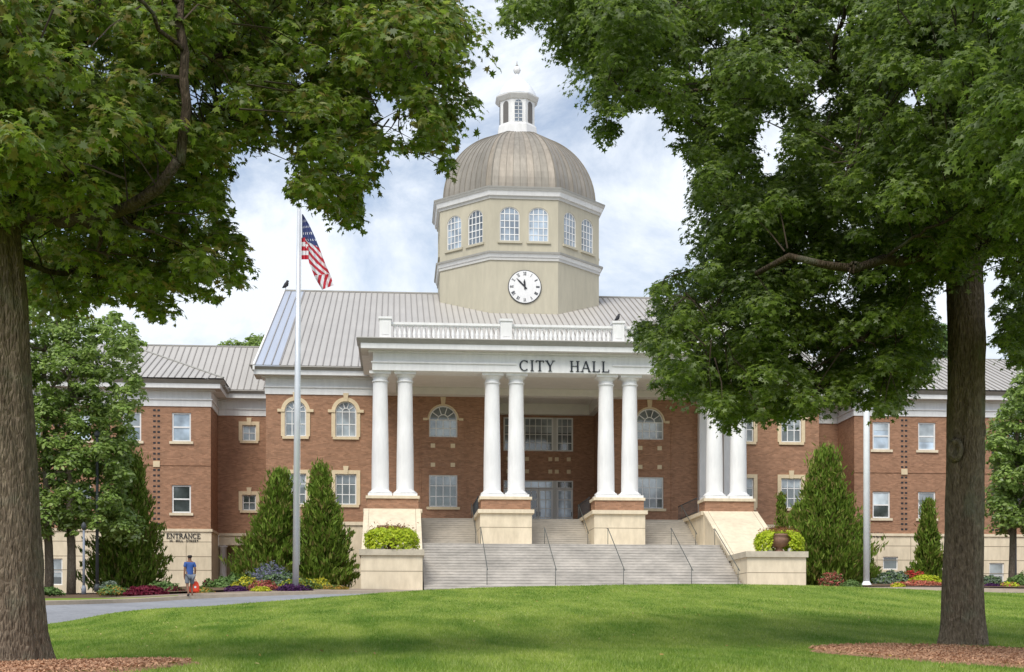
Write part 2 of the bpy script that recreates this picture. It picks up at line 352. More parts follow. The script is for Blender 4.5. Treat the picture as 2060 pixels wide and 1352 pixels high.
# ------------------------------------------------------------------ terrain
CTRL = []
def cp(px, py, Y): CTRL.append((W(px, Y), Y, ZR(py, Y, px)))
for X in (-40, -15, 0, 15, 40):
    CTRL.append((X, -12, -1.75)); CTRL.append((X, 0, -1.65))
for px, py, Y in [(8, 1352, 15.5), (400, 1352, 15), (1030, 1350, 15), (1500, 1350, 15), (1900, 1346, 16.5), (-400, 1352, 17),
                  (40, 1343, 18.5), (400, 1325, 20), (1000, 1317, 20), (1500, 1318, 20), (1930, 1302, 23.5), (1500, 1300, 24), (2500, 1302, 23.5),
                  (100, 1290, 32), (400, 1271, 32), (1000, 1254, 32), (1500, 1250, 32), (2050, 1256, 32), (-300, 1300, 32),
                  (90, 1258, 46), (400, 1236, 46), (700, 1220, 46), (1000, 1208, 46), (1500, 1203, 46), (2050, 1216, 46), (-300, 1272, 42), (2500, 1222, 46),
                  (90, 1215, 53), (400, 1222, 54), (400, 1202, 61), (700, 1200, 60), (700, 1192, 67), (-300, 1235, 48),
                  (850, 1190, 60), (1000, 1184, 58), (1200, 1180.5, 58), (1400, 1178, 58), (1600, 1180, 58), (1800, 1187, 58), (2050, 1197, 58), (2500, 1200, 58),
                  (870, 1192, 69), (1000, 1193, 69), (1400, 1193, 69), (1700, 1188, 69), (2050, 1190, 68), (2500, 1196, 66),
                  (250, 1205, 60), (90, 1198, 62), (-300, 1215, 60), (590, 1180, 71), (300, 1190, 70), (90, 1190, 75), (1750, 1178, 74), (2000, 1180, 76)]:
    cp(px, py, Y)
for X in (-60, -30, 0, 30, 60): CTRL.append((X, 85, 2.75))
CT = np.array(CTRL); _s = 30.0
def _tps(d): return np.where(d > 1e-9, d * d * np.log(d + 1e-12), 0)
_A = np.zeros((len(CT) + 3, len(CT) + 3)); _D = np.linalg.norm(CT[:, None, :2] / _s - CT[None, :, :2] / _s, axis=2)
_A[:len(CT), :len(CT)] = _tps(_D) + np.eye(len(CT)) * .0006; _A[:len(CT), len(CT)] = 1; _A[:len(CT), len(CT) + 1:] = CT[:, :2] / _s
_A[len(CT), :len(CT)] = 1; _A[len(CT) + 1:, :len(CT)] = CT[:, :2].T / _s
_w = np.linalg.solve(_A, np.r_[CT[:, 2], 0, 0, 0])
def GZ(X, Y):                                            # world height of the ground
    X = np.atleast_1d(np.asarray(X, float)); Y = np.atleast_1d(np.asarray(Y, float))
    x = np.clip(X, -42, 48); y = np.clip(Y, -12, 84); out = np.zeros(len(x))
    for i in range(0, len(x), 20000):
        q = np.stack([x[i:i + 20000], y[i:i + 20000]], 1) / _s
        d = np.linalg.norm(q[:, None] - CT[None, :, :2] / _s, axis=2)
        out[i:i + 20000] = _tps(d) @ _w[:len(CT)] + _w[len(CT)] + q @ _w[len(CT) + 1:]
    return out + E
def gz(x, y): return float(GZ([x], [y])[0])

def sheet(name, xs, ys, matname, off=0.0, mask=None):
    X, Yg = np.meshgrid(xs, ys); Z = GZ(X.ravel(), Yg.ravel()) + off
    nx, ny = len(xs), len(ys); V = np.stack([X.ravel(), Yg.ravel(), Z], 1)
    f = [(j * nx + i, j * nx + i + 1, (j + 1) * nx + i + 1, (j + 1) * nx + i) for j in range(ny - 1) for i in range(nx - 1)]
    if mask is not None: f = [q for q in f if mask(V[list(q), 0].mean(), V[list(q), 1].mean())]
    m = MB(); m.use(matname); m.v = [tuple(v) for v in V]; m.f = [list(q) for q in f]; m.m = [0] * len(f)
    return m.build(name, smooth=True)
far = [-900, -500, -250, -130, -80]
gx = np.r_[far, np.arange(-60, 66, 2.0), [80, 130, 250, 500, 900]]; gy = np.r_[[-300, -120, -50], np.arange(-14, 90, 2.0), [100, 130, 180, 300, 600, 1200]]
tag(sheet('ground', gx, gy, 'soil', -.12), kind='structure')

def curve(pts, n=120):                                   # (px, Y) list -> smooth XY polyline
    a = np.array([(W(p, y), y) for p, y in pts]); t = np.arange(len(a)); tt = np.linspace(0, len(a) - 1, n)
    out = []
    for u in tt:                                         # Catmull-Rom
        i = int(min(u, len(a) - 2)); f = u - i; p0, p1, p2, p3 = a[max(i - 1, 0)], a[i], a[i + 1], a[min(i + 2, len(a) - 1)]
        out.append(.5 * ((2 * p1) + (-p0 + p2) * f + (2 * p0 - 5 * p1 + 4 * p2 - p3) * f * f + (-p0 + 3 * p1 - 3 * p2 + p3) * f ** 3))
    return np.array(out)
R_far = curve([(-900, 42), (-300, 48), (90, 53), (250, 57.2), (400, 61), (700, 66.6), (850, 68.6), (1200, 69.2), (1700, 68.8), (2060, 67.6), (2500, 65), (3100, 60)])
R_near = curve([(-900, 35), (-300, 41), (90, 46), (250, 50.3), (400, 54), (700, 60), (850, 62.3), (1200, 63), (1700, 62.6), (2060, 61.4), (2500, 58.6), (3100, 54)])
def strip(name, A, B, matname, offa, offb, n=7):
    V = []; 
    for k in range(n + 1):
        t = k / n; q = A * (1 - t) + B * t; z = GZ(q[:, 0], q[:, 1]) + offa * (1 - t) + offb * t; V.append(np.c_[q, z])
    V = np.array(V); m = MB(); m.use(matname); L_ = len(A); m.v = [tuple(v) for v in V.reshape(-1, 3)]
    m.f = [[k * L_ + i, k * L_ + i + 1, (k + 1) * L_ + i + 1, (k + 1) * L_ + i] for k in range(n) for i in range(L_ - 1)]; m.m = [0] * len(m.f)
    return m.build(name, smooth=True)
tag(strip('road', R_near, R_far, 'asphalt', -.05, -.05, 16), kind='structure')
def normal2(A):
    d = np.gradient(A, axis=0); n = np.c_[-d[:, 1], d[:, 0]]; return n / np.linalg.norm(n, axis=1, keepdims=True)
nf = normal2(R_far)
def kerb(name, A, off, w, h, matname):
    n = normal2(A); rows = [(0, -.06), (0.02, h), (w, h), (w, -.1)]
    V = np.array([np.c_[A + n * (off + a), GZ((A + n * (off + a))[:, 0], (A + n * (off + a))[:, 1]) + b] for a, b in rows])
    m = MB(); m.use(matname); L_ = len(A); m.v = [tuple(v) for v in V.reshape(-1, 3)]
    m.f = [[k * L_ + i, k * L_ + i + 1, (k + 1) * L_ + i + 1, (k + 1) * L_ + i] for k in range(3) for i in range(L_ - 1)]; m.m = [0] * len(m.f)
    return m.build(name)
tag(kerb('kerb', R_far, 0, .45, .10, 'concrete'), kind='structure')
tag(strip('pavement', R_far + nf * .46, R_far + nf * 2.0, 'paving', .08, .08, 4), kind='structure')

lawn_far = R_near
def lawn_mask(x, y):
    i = np.argmin(np.abs(R_near[:, 0] - x)); return y < R_near[i, 1] - .02
# the lawn is a grid whose far edge follows the road exactly
def lawn_mesh():
    L_ = np.array([(x, y) for x, y in R_near if -45 < x < 50]); rows = []
    ts = np.r_[np.linspace(0, 1, 70)]
    for t in ts:
        y = -13 * (1 - t) + L_[:, 1] * t; rows.append(np.c_[L_[:, 0] * (1 if t > .3 else 1), y, GZ(L_[:, 0], y) + .03 + (0 if t < 1 else 0)])
    rows.append(np.c_[L_[:, 0], L_[:, 1] + .03, GZ(L_[:, 0], L_[:, 1]) - .08])
    V = np.array(rows); n = len(rows); k = len(L_)
    m = MB(); m.use('lawn'); m.v = [tuple(v) for v in V.reshape(-1, 3)]
    m.f = [[j * k + i, j * k + i + 1, (j + 1) * k + i + 1, (j + 1) * k + i] for j in range(n - 1) for i in range(k - 1)]; m.m = [0] * len(m.f)
    return m.build('lawn', smooth=True)
def lawnmat():
    m, t, b = newmat('lawn'); n = t.nodes.new; l = t.links.new
    tc = n('ShaderNodeTexCoord')
    nz = n('ShaderNodeTexNoise'); nz.inputs['Scale'].default_value = .35; nz.inputs['Detail'].default_value = 8; nz.inputs['Roughness'].default_value = .7; l(tc.outputs['Object'], nz.inputs['Vector'])
    r = n('ShaderNodeValToRGB'); r.color_ramp.elements[0].position = .3; r.color_ramp.elements[0].color = (.13, .20, .025, 1); r.color_ramp.elements[1].position = .72; r.color_ramp.elements[1].color = (.24, .31, .05, 1)
    l(nz.outputs['Fac'], r.inputs[0]); l(r.outputs[0], b.inputs['Base Color']); b.inputs['Roughness'].default_value = .9; b.inputs['Specular IOR Level'].default_value = .1
lawnmat()
tag(lawn_mesh(), kind='structure')
# verge of grass beyond the kerb on the left
vA = R_far + nf * .47; sel = vA[:, 0] < W(345, 58.5)
tag(strip('verge', vA[sel], (R_far + nf * np.clip((W(345, 58.5) - R_far[:, 0]) * .6, .5, 8)[:, None])[sel], 'lawn', .09, .12, 8), kind='structure')

# mulch rings round the two big trees, pushed up a little above the grass
def mulch_ring(px, Y, rx, ry, name):
    cx, cy = W(px, Y), Y; m = MB(); m.use('mulch'); v = []; f = []; nr, na = 14, 72
    for j in range(nr + 1):
        for i in range(na):
            a = 2 * math.pi * i / na; w = 1 + .05 * math.sin(3 * a + 1) + .04 * math.sin(7 * a) + .02 * math.sin(19 * a)
            v.append([cx + rx * w * j / nr * math.cos(a), cy + ry * w * j / nr * math.sin(a)])
    v = np.array(v); rr = np.repeat(np.arange(nr + 1) / nr, na)
    z = GZ(v[:, 0], v[:, 1]) + .04 + .035 * np.minimum(1, (1 - rr) * 5) + np.where((rr > 0) & (rr < 1), rng.uniform(-.012, .012, len(v)), 0); z[rr == 1] -= .05
    m.v = [(a[0], a[1], b) for a, b in zip(v, z)]
    m.f = [[j * na + i, j * na + (i + 1) % na, (j + 1) * na + (i + 1) % na, (j + 1) * na + i] for j in range(nr) for i in range(na)]; m.m = [0] * len(m.f)
    o = m.build(name, smooth=True); tag(o, kind='structure'); return cx, cy, rx, ry
MULCH = [mulch_ring(1935, 19.9, 2.1, 3.5, 'mulch_ring'), mulch_ring(50, 16.0, 1.85, 2.3, 'mulch_ring')]
def in_mulch(x, y, s=1.0):
    k = np.zeros(len(x), bool)
    for cx, cy, rx, ry in MULCH: k |= ((x - cx) / (rx * s)) ** 2 + ((y - cy) / (ry * s)) ** 2 < 1
    return k
# chips on the mulch
q = []
for cx, cy, rx, ry in MULCH:
    a = rng.uniform(0, 6.28, 9000); r = np.sqrt(rng.uniform(0, 1, 9000)) * .98; q.append(np.c_[cx + rx * r * np.cos(a), cy + ry * r * np.sin(a)])
q = np.vstack(q); c = np.c_[q, GZ(q[:, 0], q[:, 1]) + .08]
V, K = leaves(c, rng.uniform(.015, .045, len(c)), [(0, -1, 0), (.3, 0, .1), (0, 1, 0), (-.3, 0, .1)], rng.normal(size=(len(c), 3)) * .6 + [0, 0, 1])
tag(poly_mesh('mulch_chips', V, K, ['mulch_chip']), 'loose brown bark chips strewn over the two tree mulch rings', 'mulch', kind='stuff')
# a few fallen leaves
q = np.c_[rng.uniform(-12, 14, 260), rng.uniform(15, 52, 260)]; c = np.c_[q, GZ(q[:, 0], q[:, 1]) + .085]
FALLEN = c
# grass blades
def grass(nb, y0, y1, h, w, pw):
    u = rng.uniform(0, 1, nb) ** pw; y = y0 + (y1 - y0) * u; px = rng.uniform(-60, 2120, nb); x = np.array([0.0]); uu = (px - CX_PX) / F_PX; x = y * (S_ + uu * C_) / (C_ - uu * S_)
    ylim = np.interp(x, R_near[:, 0], R_near[:, 1]); k = (y < ylim - .05) & ~in_mulch(x, y, 1.0); x, y = x[k], y[k]
    z = GZ(x, y) + .02; n_ = len(x); hh = h * rng.uniform(.5, 1.25, n_) * (1 + .25 * fnoise(np.c_[x, y, 0 * x], .8)); a = rng.uniform(0, 3.14, n_)
    ln = rng.normal(size=(n_, 2)) * .45 * hh[:, None]; wv = w * (1 + y / 30)
    dx, dy = np.cos(a) * wv, np.sin(a) * wv
    V = np.stack([np.c_[x - dx, y - dy, z], np.c_[x + dx, y + dy, z], np.c_[x + ln[:, 0], y + ln[:, 1], z + hh]], 1)
    return V.reshape(-1, 3)
leafmat('grass_blade', [(.175, .29, .035), (.27, .41, .06), (.205, .34, .04), (.38, .50, .15), (.24, .38, .05)], .6, .4, .15)
def patchy(m):
    t = m.node_tree; n = t.nodes.new; l = t.links.new; ramp = [x for x in t.nodes if x.type == 'VALTORGB'][0]
    tc = n('ShaderNodeTexCoord'); mp = n('ShaderNodeMapping'); mp.inputs['Rotation'].default_value = (0, 0, .5); mp.inputs['Scale'].default_value = (.75, .14, 1); l(tc.outputs['Object'], mp.inputs[0])
    a = n('ShaderNodeTexNoise'); a.inputs['Scale'].default_value = 1.1; a.inputs['Detail'].default_value = 5; a.inputs['Roughness'].default_value = .6; l(mp.outputs[0], a.inputs['Vector'])
    r = n('ShaderNodeValToRGB'); r.color_ramp.elements[0].position = .36; r.color_ramp.elements[0].color = (.58, .68, .60, 1); r.color_ramp.elements[1].position = .66; r.color_ramp.elements[1].color = (1.62, 1.28, 1.7, 1)
    l(a.outputs['Fac'], r.inputs[0]); mx = n('ShaderNodeVectorMath'); mx.operation = 'MULTIPLY'; l(ramp.outputs[0], mx.inputs[0]); l(r.outputs[0], mx.inputs[1])
    for k in [k for k in t.links if k.from_node == ramp and k.to_node != mx]: to = k.to_socket; t.links.remove(k); l(mx.outputs[0], to)
patchy(MT['grass_blade'])
leafmat('fallen', [(.45, .36, .08), (.30, .20, .08), (.5, .45, .2)], .7, .2, .2)
V, K = leaves(FALLEN, rng.uniform(.018, .036, len(FALLEN)), OVAL, rng.normal(size=(len(FALLEN), 3)) * .3 + [0, -.3, 1])
tag(poly_mesh('fallen_leaves', V, K, ['fallen']), 'scattered yellow-brown leaves fallen on the mown lawn', 'fallen leaves', kind='stuff')
V = np.vstack([grass(230000, 13, 34, .055, .004, 1.0), grass(200000, 30, 64, .06, .005, 1.0)])
tag(poly_mesh('grass', V, 3, ['grass_blade']), 'short mown green grass covering the sloping front lawn', 'grass', kind='stuff')

# ================================================================== CITY HALL
XC = W(1132, 80.4)                                       # axis of symmetry
def mir(x): return 2 * XC - x
YW, YR, YG, YI = 88.8, 94.1, 94.0, 97.6                  # main wall, recessed entrance wall, wing wall, wing recess wall
ZT, ZL = 7.45, 5.25                                      # terrace and landing heights (above the eye)
ZB = 2.3                                                 # foot of the building
ch = thing('city_hall', 'red brick city hall with white columned portico, grey metal roofs and octagonal domed clock tower', 'building', (XC, YW, ZB + E))

def wall(m, x0, x1, z0, z1, y, holes, rev=.2):
    xs = sorted({x0, x1, *[h[0] for h in holes], *[h[1] for h in holes]}); zs = sorted({z0, z1, *[h[2] for h in holes], *[h[3] for h in holes]})
    xs = [x for x in xs if x0 - 1e-6 <= x <= x1 + 1e-6]; zs = [z for z in zs if z0 - 1e-6 <= z <= z1 + 1e-6]
    for i in range(len(xs) - 1):
        for j in range(len(zs) - 1):
            cx, cz = (xs[i] + xs[i + 1]) / 2, (zs[j] + zs[j + 1]) / 2
            if any(h[0] < cx < h[1] and h[2] < cz < h[3] for h in holes): continue
            m.quad((xs[i], y, zs[j]), (xs[i + 1], y, zs[j]), (xs[i + 1], y, zs[j + 1]), (xs[i], y, zs[j + 1]))
    for h in holes:
        a, b, c, d = h[:4]; ar = len(h) > 4 and h[4]; hr = ar if ar else 0; sp = d - hr; yy = y + rev
        m.quad((a, y, c), (a, yy, c), (b, yy, c), (b, y, c)); m.quad((a, y, c), (a, y, sp), (a, yy, sp), (a, yy, c)); m.quad((b, y, c), (b, yy, c), (b, yy, sp), (b, y, sp))
        if not ar: m.quad((a, y, d), (b, y, d), (b, yy, d), (a, yy, d))
        else:
            p = arc(a, b, sp, hr, 14)
            for (xa, za), (xb, zb) in zip(p, p[1:]):
                m.quad((xa, y, za), (xb, y, zb), (xb, y, d), (xa, y, d)); m.quad((xa, y, za), (xa, yy, za), (xb, yy, zb), (xb, y, zb))
def arc(a, b, sp, h, n, da=0):
    c, r = (a + b) / 2, (b - a) / 2
    return [(c - (r + da) * math.cos(math.pi * i / n), sp + (h + da) * math.sin(math.pi * i / n)) for i in range(n + 1)]

def window(parent, x0, x1, z0, z1, y, arch=0, cols=3, rows=3, glass='glass', frame='white', surround=None, sill=True, key=False, impost=False, M=None, mw=.045, fw=.08, radial=False, label=None, sash=False, sillmat='stone_trim', blind=0):
    f = MB(E, M); f.use(frame); ya, yb = y + .07, y + .14; sp = z1 - arch
    f.box(x0, x0 + fw, ya, yb, z0, sp); f.box(x1 - fw, x1, ya, yb, z0, sp); f.box(x0 + fw, x1 - fw, ya, yb, z0, z0 + fw)
    if arch:
        o = arc(x0, x1, sp, arch, 14); i_ = arc(x0 + fw, x1 - fw, sp, arch - fw, 14)
        for k in range(14): f.prism([o[k], o[k + 1], i_[k + 1], i_[k]], 'y', ya, yb)
    else: f.box(x0 + fw, x1 - fw, ya, yb, z1 - fw, z1)
    h_in = lambda x: (sp + (arch - fw) * math.sqrt(max(0, 1 - ((x - (x0 + x1) / 2) / ((x1 - x0) / 2 - fw)) ** 2))) if arch else z1 - fw
    top = sp if radial else None
    for k in range(1, cols):
        x = x0 + (x1 - x0) * k / cols; f.box(x - mw / 2, x + mw / 2, ya + .02, yb - .01, z0 + fw, top if radial else h_in(x))
    zt = sp if radial else z1
    for k in range(1, rows + (1 if radial else 0)):
        z = z0 + (zt - z0) * k / rows; hw = (x1 - x0) / 2 - fw; cx = (x0 + x1) / 2
        if arch and z > sp: hw *= math.sqrt(max(0, 1 - ((z - sp) / (arch - fw)) ** 2))
        f.box(cx - hw, cx + hw, ya + .025, yb - .015, z - mw / 2, z + mw / 2)
    if sash: z = (z0 + z1) / 2; f.box(x0 + fw, x1 - fw, ya + .01, yb, z - .05, z + .05)
    if radial:
        cx = (x0 + x1) / 2; r = (x1 - x0) / 2 - fw
        for k in range(1, 5):
            a = math.pi * k / 5; d = (math.cos(a), math.sin(a)); nx, nz = -d[1] * mw / 2, d[0] * mw / 2
            f.prism([(cx + d[0] * r * .42 + nx, sp + d[1] * r * .42 + nz), (cx + d[0] * r + nx, sp + d[1] * r + nz), (cx + d[0] * r - nx, sp + d[1] * r - nz), (cx + d[0] * r * .42 - nx, sp + d[1] * r * .42 - nz)], 'y', ya + .02, yb - .01)
        o = arc(cx - r * .45, cx + r * .45, sp, r * .45, 8); i_ = arc(cx - r * .45 + mw, cx + r * .45 - mw, sp, r * .45 - mw, 8)
        for k in range(8): f.prism([o[k], o[k + 1], i_[k + 1], i_[k]], 'y', ya + .02, yb - .01)
    w = f.build('window', parent)
    if glass in ('glass', 'glass_sky') and not blind and (z1 - z0) > 1.2 and random.random() < .6: blind = random.choice([.3, .45, .5, .7])
    if label: w['label'] = label
    g = MB(E, M); g.use(glass)
    if arch: g.quad(*[(x, y + .12, z) for x, z in [(x0, z0), (x1, z0)] + arc(x0, x1, sp, arch, 14)[::-1]])
    else: g.quad((x0, y + .12, z0), (x1, y + .12, z0), (x1, y + .12, z1), (x0, y + .12, z1))
    g.build('pane', w)
    if blind:
        b = MB(E, M); b.use('glass_blind'); zb = z0 + (z1 - arch - z0) * (1 - blind) if blind > 0 else z0
        b.box(x0 + fw, x1 - fw, y + .105, y + .115, zb, z1 - max(arch, fw)); b.build('blind', w)
    if sill:
        s = MB(E, M); s.use(sillmat); s.box(x0 - .16, x1 + .16, y - .10, y + .07, z0 - .17, z0); s.build('sill', w)
    if surround:
        s = MB(E, M); s.use(surround); t = .24; yo = y - .06; yi = y + .02
        s.box(x0 - t, x0, yo, yi, z0, sp); s.box(x1, x1 + t, yo, yi, z0, sp)
        if arch:
            o = arc(x0 - t, x1 + t, sp, arch + t, 14); i_ = arc(x0, x1, sp, arch, 14)
            for k in range(14): s.prism([o[k], o[k + 1], i_[k + 1], i_[k]], 'y', yo, yi)
        else: s.box(x0 - t, x1 + t, yo, yi, z1, z1 + t)
        if impost:
            s.box(x0 - t - .22, x0 - .01, yo - .05, yi, sp - .06, sp + .12); s.box(x1 + .01, x1 + t + .22, yo - .05, yi, sp - .06, sp + .12)
        if key: cx = (x0 + x1) / 2; s.prism([(cx - .11, z1 - .02), (cx + .11, z1 - .02), (cx + .17, z1 + t + .26), (cx - .17, z1 + t + .26)], 'y', yo - .05, yi)
        s.build('surround', w)
    elif key or impost:
        s = MB(E, M); s.use('stone_trim'); cx = (x0 + x1) / 2
        o = arc(x0 - .10, x1 + .10, sp, arch + .10, 14); i_ = arc(x0, x1, sp, arch, 14)
        for k in range(14): s.prism([o[k], o[k + 1], i_[k + 1], i_[k]], 'y', y - .04, y + .02)
        s.box(x0 - .38, x0 - .10, y - .09, y + .02, sp - .05, sp + .10); s.box(x1 + .10, x1 + .38, y - .09, y + .02, sp - .05, sp + .10)
        s.prism([(cx - .12, z1 + .1), (cx + .12, z1 + .1), (cx + .17, z1 + .55), (cx - .17, z1 + .55)], 'y', y - .08, y + .02)
        s.build('surround', w)
    return w

ZWT = 15.5                                               # top of the brick
XL = W(535, YW); XLr = mir(XL)                           # ends of the main block
XRi = W(1195, YR); XLi = mir(XRi)                        # recessed entrance bay
# ---- window positions, main block
def zc(py, Y): return ZR(py, Y)
# left side windows at px 594, 695; portico bay window at px 891
mw_ = []
a1 = (W(573, YW), W(616, YW)); a2 = (W(674.5, YW), W(717, YW)); b1 = (W(863, YW), W(920, YW))
za0, za1 = zc(883, YW), zc(812, YW); zb0, zb1 = zc(1018, YW), zc(957, YW)
zc0, zc1 = zc(881, YW), zc(818, YW); zd0, zd1 = zc(1021, YW), zc(957, YW)
holes = []
for (x0, x1) in (a1, a2, tuple(sorted((mir(a1[0]), mir(a1[1])))), tuple(sorted((mir(a2[0]), mir(a2[1]))))):
    r = (x1 - x0) / 2
    holes += [(x0, x1, za0, za1, r), (x0, x1, zb0, zb1)]
for (x0, x1) in (b1, tuple(sorted((mir(b1[0]), mir(b1[1]))))):
    r = (x1 - x0) / 2; holes += [(x0, x1, zc0, zc1, r), (x0, x1, zd0, zd1)]
m = MB(E); m.use('brick')
hl = [h for h in holes if h[0] < XLi]; hr_ = [h for h in holes if h[0] > XRi]
wall(m, XL, XLi, ZT, ZWT, YW, hl); wall(m, XRi, XLr, ZT, ZWT, YW, hr_)
# inner returns and recessed wall
m.quad((XLi, YW, ZT), (XLi, YR, ZT), (XLi, YR, ZWT), (XLi, YW, ZWT)); m.quad((XRi, YW, ZT), (XRi, YR, ZT), (XRi, YR, ZWT), (XRi, YW, ZWT))
ug = [(W(1013, YR), W(1047, YR)), (W(1054, YR), W(1113, YR)), (W(1120, YR), W(1153, YR))]
uz0, uz1 = zc(907, YR), zc(839, YR); dz0, dz1 = ZT, zc(966, YR)
wall(m, XLi, XRi, ZT, ZWT, YR, [(ug[0][0], ug[2][1], uz0, uz1), (ug[0][0], ug[2][1], ZT, dz1)])
# side and rear walls, gables
for xx in (XL, XLr):
    m.quad((xx, YW, ZT), (xx, 134.8, ZT), (xx, 134.8, ZWT), (xx, YW, ZWT))
m.box(XL, XLr, 134.6, 134.8, ZB, ZWT)
for k in range(-1, 2, 2):                                # thin shadow-line brick courses between the storeys
    pass
m.build('wall', ch)
m = MB(E); m.use('stone')                                # pale stone basement of the main block
m.box(XL - .03, XLi, YW - .05, YW + .3, ZB - 1, ZT - .22); m.box(XL - .08, W(735, 80), YW - .14, YW + .3, ZT - .2, ZT + .02); m.build('stone_base', ch)
m = MB(E); m.use('stone'); m.box(XRi, XLr + .03, YW - .05, YW + .3, ZB - 1, ZT - .22); m.box(mir(W(735, 80)), XLr + .08, YW - .14, YW + .3, ZT - .2, ZT + .02)
m.build('stone_base', ch)
for i, h in enumerate(holes):
    ar = len(h) > 4; inner = XL + 10 < h[0] < XLr - 10 and (abs(h[0] - b1[0]) < .1 or abs(h[0] - mir(b1[1])) < .1)
    if inner: window(ch, h[0], h[1], h[2], h[3], YW, arch=h[4] if ar else 0, cols=4, rows=2 if ar else 3, glass='glass', frame='white', key=ar, impost=ar, radial=ar, sill=not ar, blind=.95 if ar else 0, mw=.055)
    else: window(ch, h[0], h[1], h[2], h[3], YW, arch=h[4] if ar else 0, cols=3, rows=2 if ar else 3, glass='glass_blind' if (ar and h[0] < 0) else 'glass', surround='stone_trim', key=True, impost=ar, radial=ar, mw=.055)
for i, (x0, x1) in enumerate(ug):
    window(ch, x0, x1, uz0, uz1, YR, cols=(3, 5, 3)[i], rows=4, glass='glass', frame='white', sill=False, mw=.045, fw=.10, blind=.45)
    if i < 2:
        p = MB(E); p.use('stucco_trim'); p.box(x1 + .001, ug[i + 1][0] - .001, YR + .05, YR + .16, uz0, uz1); p.build('mullion', ch); p = MB(E); p.use('stucco_trim'); p.box(x1 + .001, ug[i + 1][0] - .001, YR + .05, YR + .16, ZT, dz1); p.build('mullion', ch)
# entrance doors below: transom + leaves
ztr = zc(983, YR)
for i, (x0, x1) in enumerate(ug):
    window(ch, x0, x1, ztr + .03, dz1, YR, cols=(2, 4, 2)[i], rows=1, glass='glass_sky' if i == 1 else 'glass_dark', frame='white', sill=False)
    nleaf = 1 if i != 1 else 2
    for k in range(nleaf):
        xa = x0 + (x1 - x0) * k / nleaf; xb = x0 + (x1 - x0) * (k + 1) / nleaf
        d = MB(E); d.use('white'); y = YR + .08
        d.box(xa + .01, xa + .13, y, y + .06, ZT, ztr); d.box(xb - .13, xb - .01, y, y + .06, ZT, ztr); d.box(xa + .13, xb - .13, y, y + .06, ztr - .12, ztr); d.box(xa + .13, xb - .13, y, y + .06, ZT, ZT + .25)
        d.box((xa + xb) / 2 - .03, (xa + xb) / 2 + .03, y + .01, y + .05, ZT + .25, ztr - .12)
        for q_ in range(1, 4): z = ZT + .25 + (ztr - ZT - .37) * q_ / 4; d.box(xa + .13, xb - .13, y + .015, y + .045, z - .03, z + .03)
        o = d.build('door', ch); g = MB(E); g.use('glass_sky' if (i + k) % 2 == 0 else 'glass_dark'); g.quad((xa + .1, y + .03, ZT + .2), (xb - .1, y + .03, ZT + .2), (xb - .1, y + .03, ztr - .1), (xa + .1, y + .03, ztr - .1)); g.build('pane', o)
        hd = MB(E); hd.use('iron'); hx = xb - .10 if k == 0 else xa + .10; hd.box(hx - .02, hx + .02, y - .05, y - .001, ZT + .95, ZT + 1.25); hd.build('handle', o)
# small stone blocks set in the brickwork
def accent(px, py, Y, s=.14, parent=ch):
    for x in (W(px, Y), mir(W(px, Y))):
        a = MB(E); a.use('stone_trim'); z = zc(py, Y); a.box(x - s, x + s, Y - .03, Y + .01, z - s, z + s); a.build('stone_block', parent)
for px in (871, 911):
    for py in (898, 937): accent(px, py, YW)
for px in (1107, 1120, 1144):
    for py in (923, 948): accent(px, py, YR, .13)
# projecting brick panel lines
for (xa, xb) in (b1, tuple(sorted((mir(b1[0]), mir(b1[1]))))):
    pl = MB(E); pl.use('brick')
    for z in (zc(893, YW), zc(942, YW)): pl.box(xa - .05, xb + .05, YW - .035, YW + .01, z - .04, z + .04)
    for x in (xa - .55, xb + .55): pl.box(x - .05, x + .05, YW - .035, YW + .01, ZT + .3, ZWT - .3)
    pl.build('brick_panel_moulding', ch)

# ---- entablature profile
def entab(m, x0, x1, y, depth=1.0, z=ZWT, gap=None, l_over=None, r_over=None):
    lo = .95 if l_over is None else l_over; ro = .95 if r_over is None else r_over
    m.use('white'); e = .06
    m.box(x0 - (e if lo else 0), x1 + (e if ro else 0), y - .06, y + depth, z, z + .42)
    for xa_, xb_ in ([(x0 - (.13 if lo else 0), x1 + (.13 if ro else 0))] if gap is None else [(x0 - .13, gap[0]), (gap[1], x1 + .13)]): m.box(xa_, xb_, y - .13, y + depth, z + .421, z + .50)
    m.box(x0 - (.03 if lo else 0), x1 + (.03 if ro else 0), y - .03, y + depth, z + .501, z + 1.1)
    k = lambda t, s: (lo if s < 0 else ro) * t
    # bed mould under the soffit
    m.box(x0 - k(.3, -1), x1 + k(.3, 1), y - .25, y + depth, z + 1.02, z + 1.10)
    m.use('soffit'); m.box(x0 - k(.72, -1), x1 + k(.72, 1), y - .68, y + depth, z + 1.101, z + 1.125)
    m.use('white'); m.box(x0 - k(.74, -1), x1 + k(.74, 1), y - .70, y + depth, z + 1.126, z + 1.42)
    # crown / gutter, flaring outwards
    m.use('gutter'); za, zb = z + 1.421, z + 1.66
    A = [(x0 - k(.76, -1), y - .72), (x1 + k(.76, 1), y - .72), (x1 + k(.76, 1), y + depth), (x0 - k(.76, -1), y + depth)]
    B = [(x0 - k(1, -1), y - .95), (x1 + k(1, 1), y - .95), (x1 + k(1, 1), y + depth), (x0 - k(1, -1), y + depth)]
    m.add([(a[0], a[1], za) for a in A] + [(b[0], b[1], zb) for b in B], [(0, 3, 2, 1), (4, 5, 6, 7), (0, 1, 5, 4), (1, 2, 6, 5), (2, 3, 7, 6), (3, 0, 4, 7)])
XP0 = W(751, 80.4); XP1 = mir(XP0); YP = 80.4
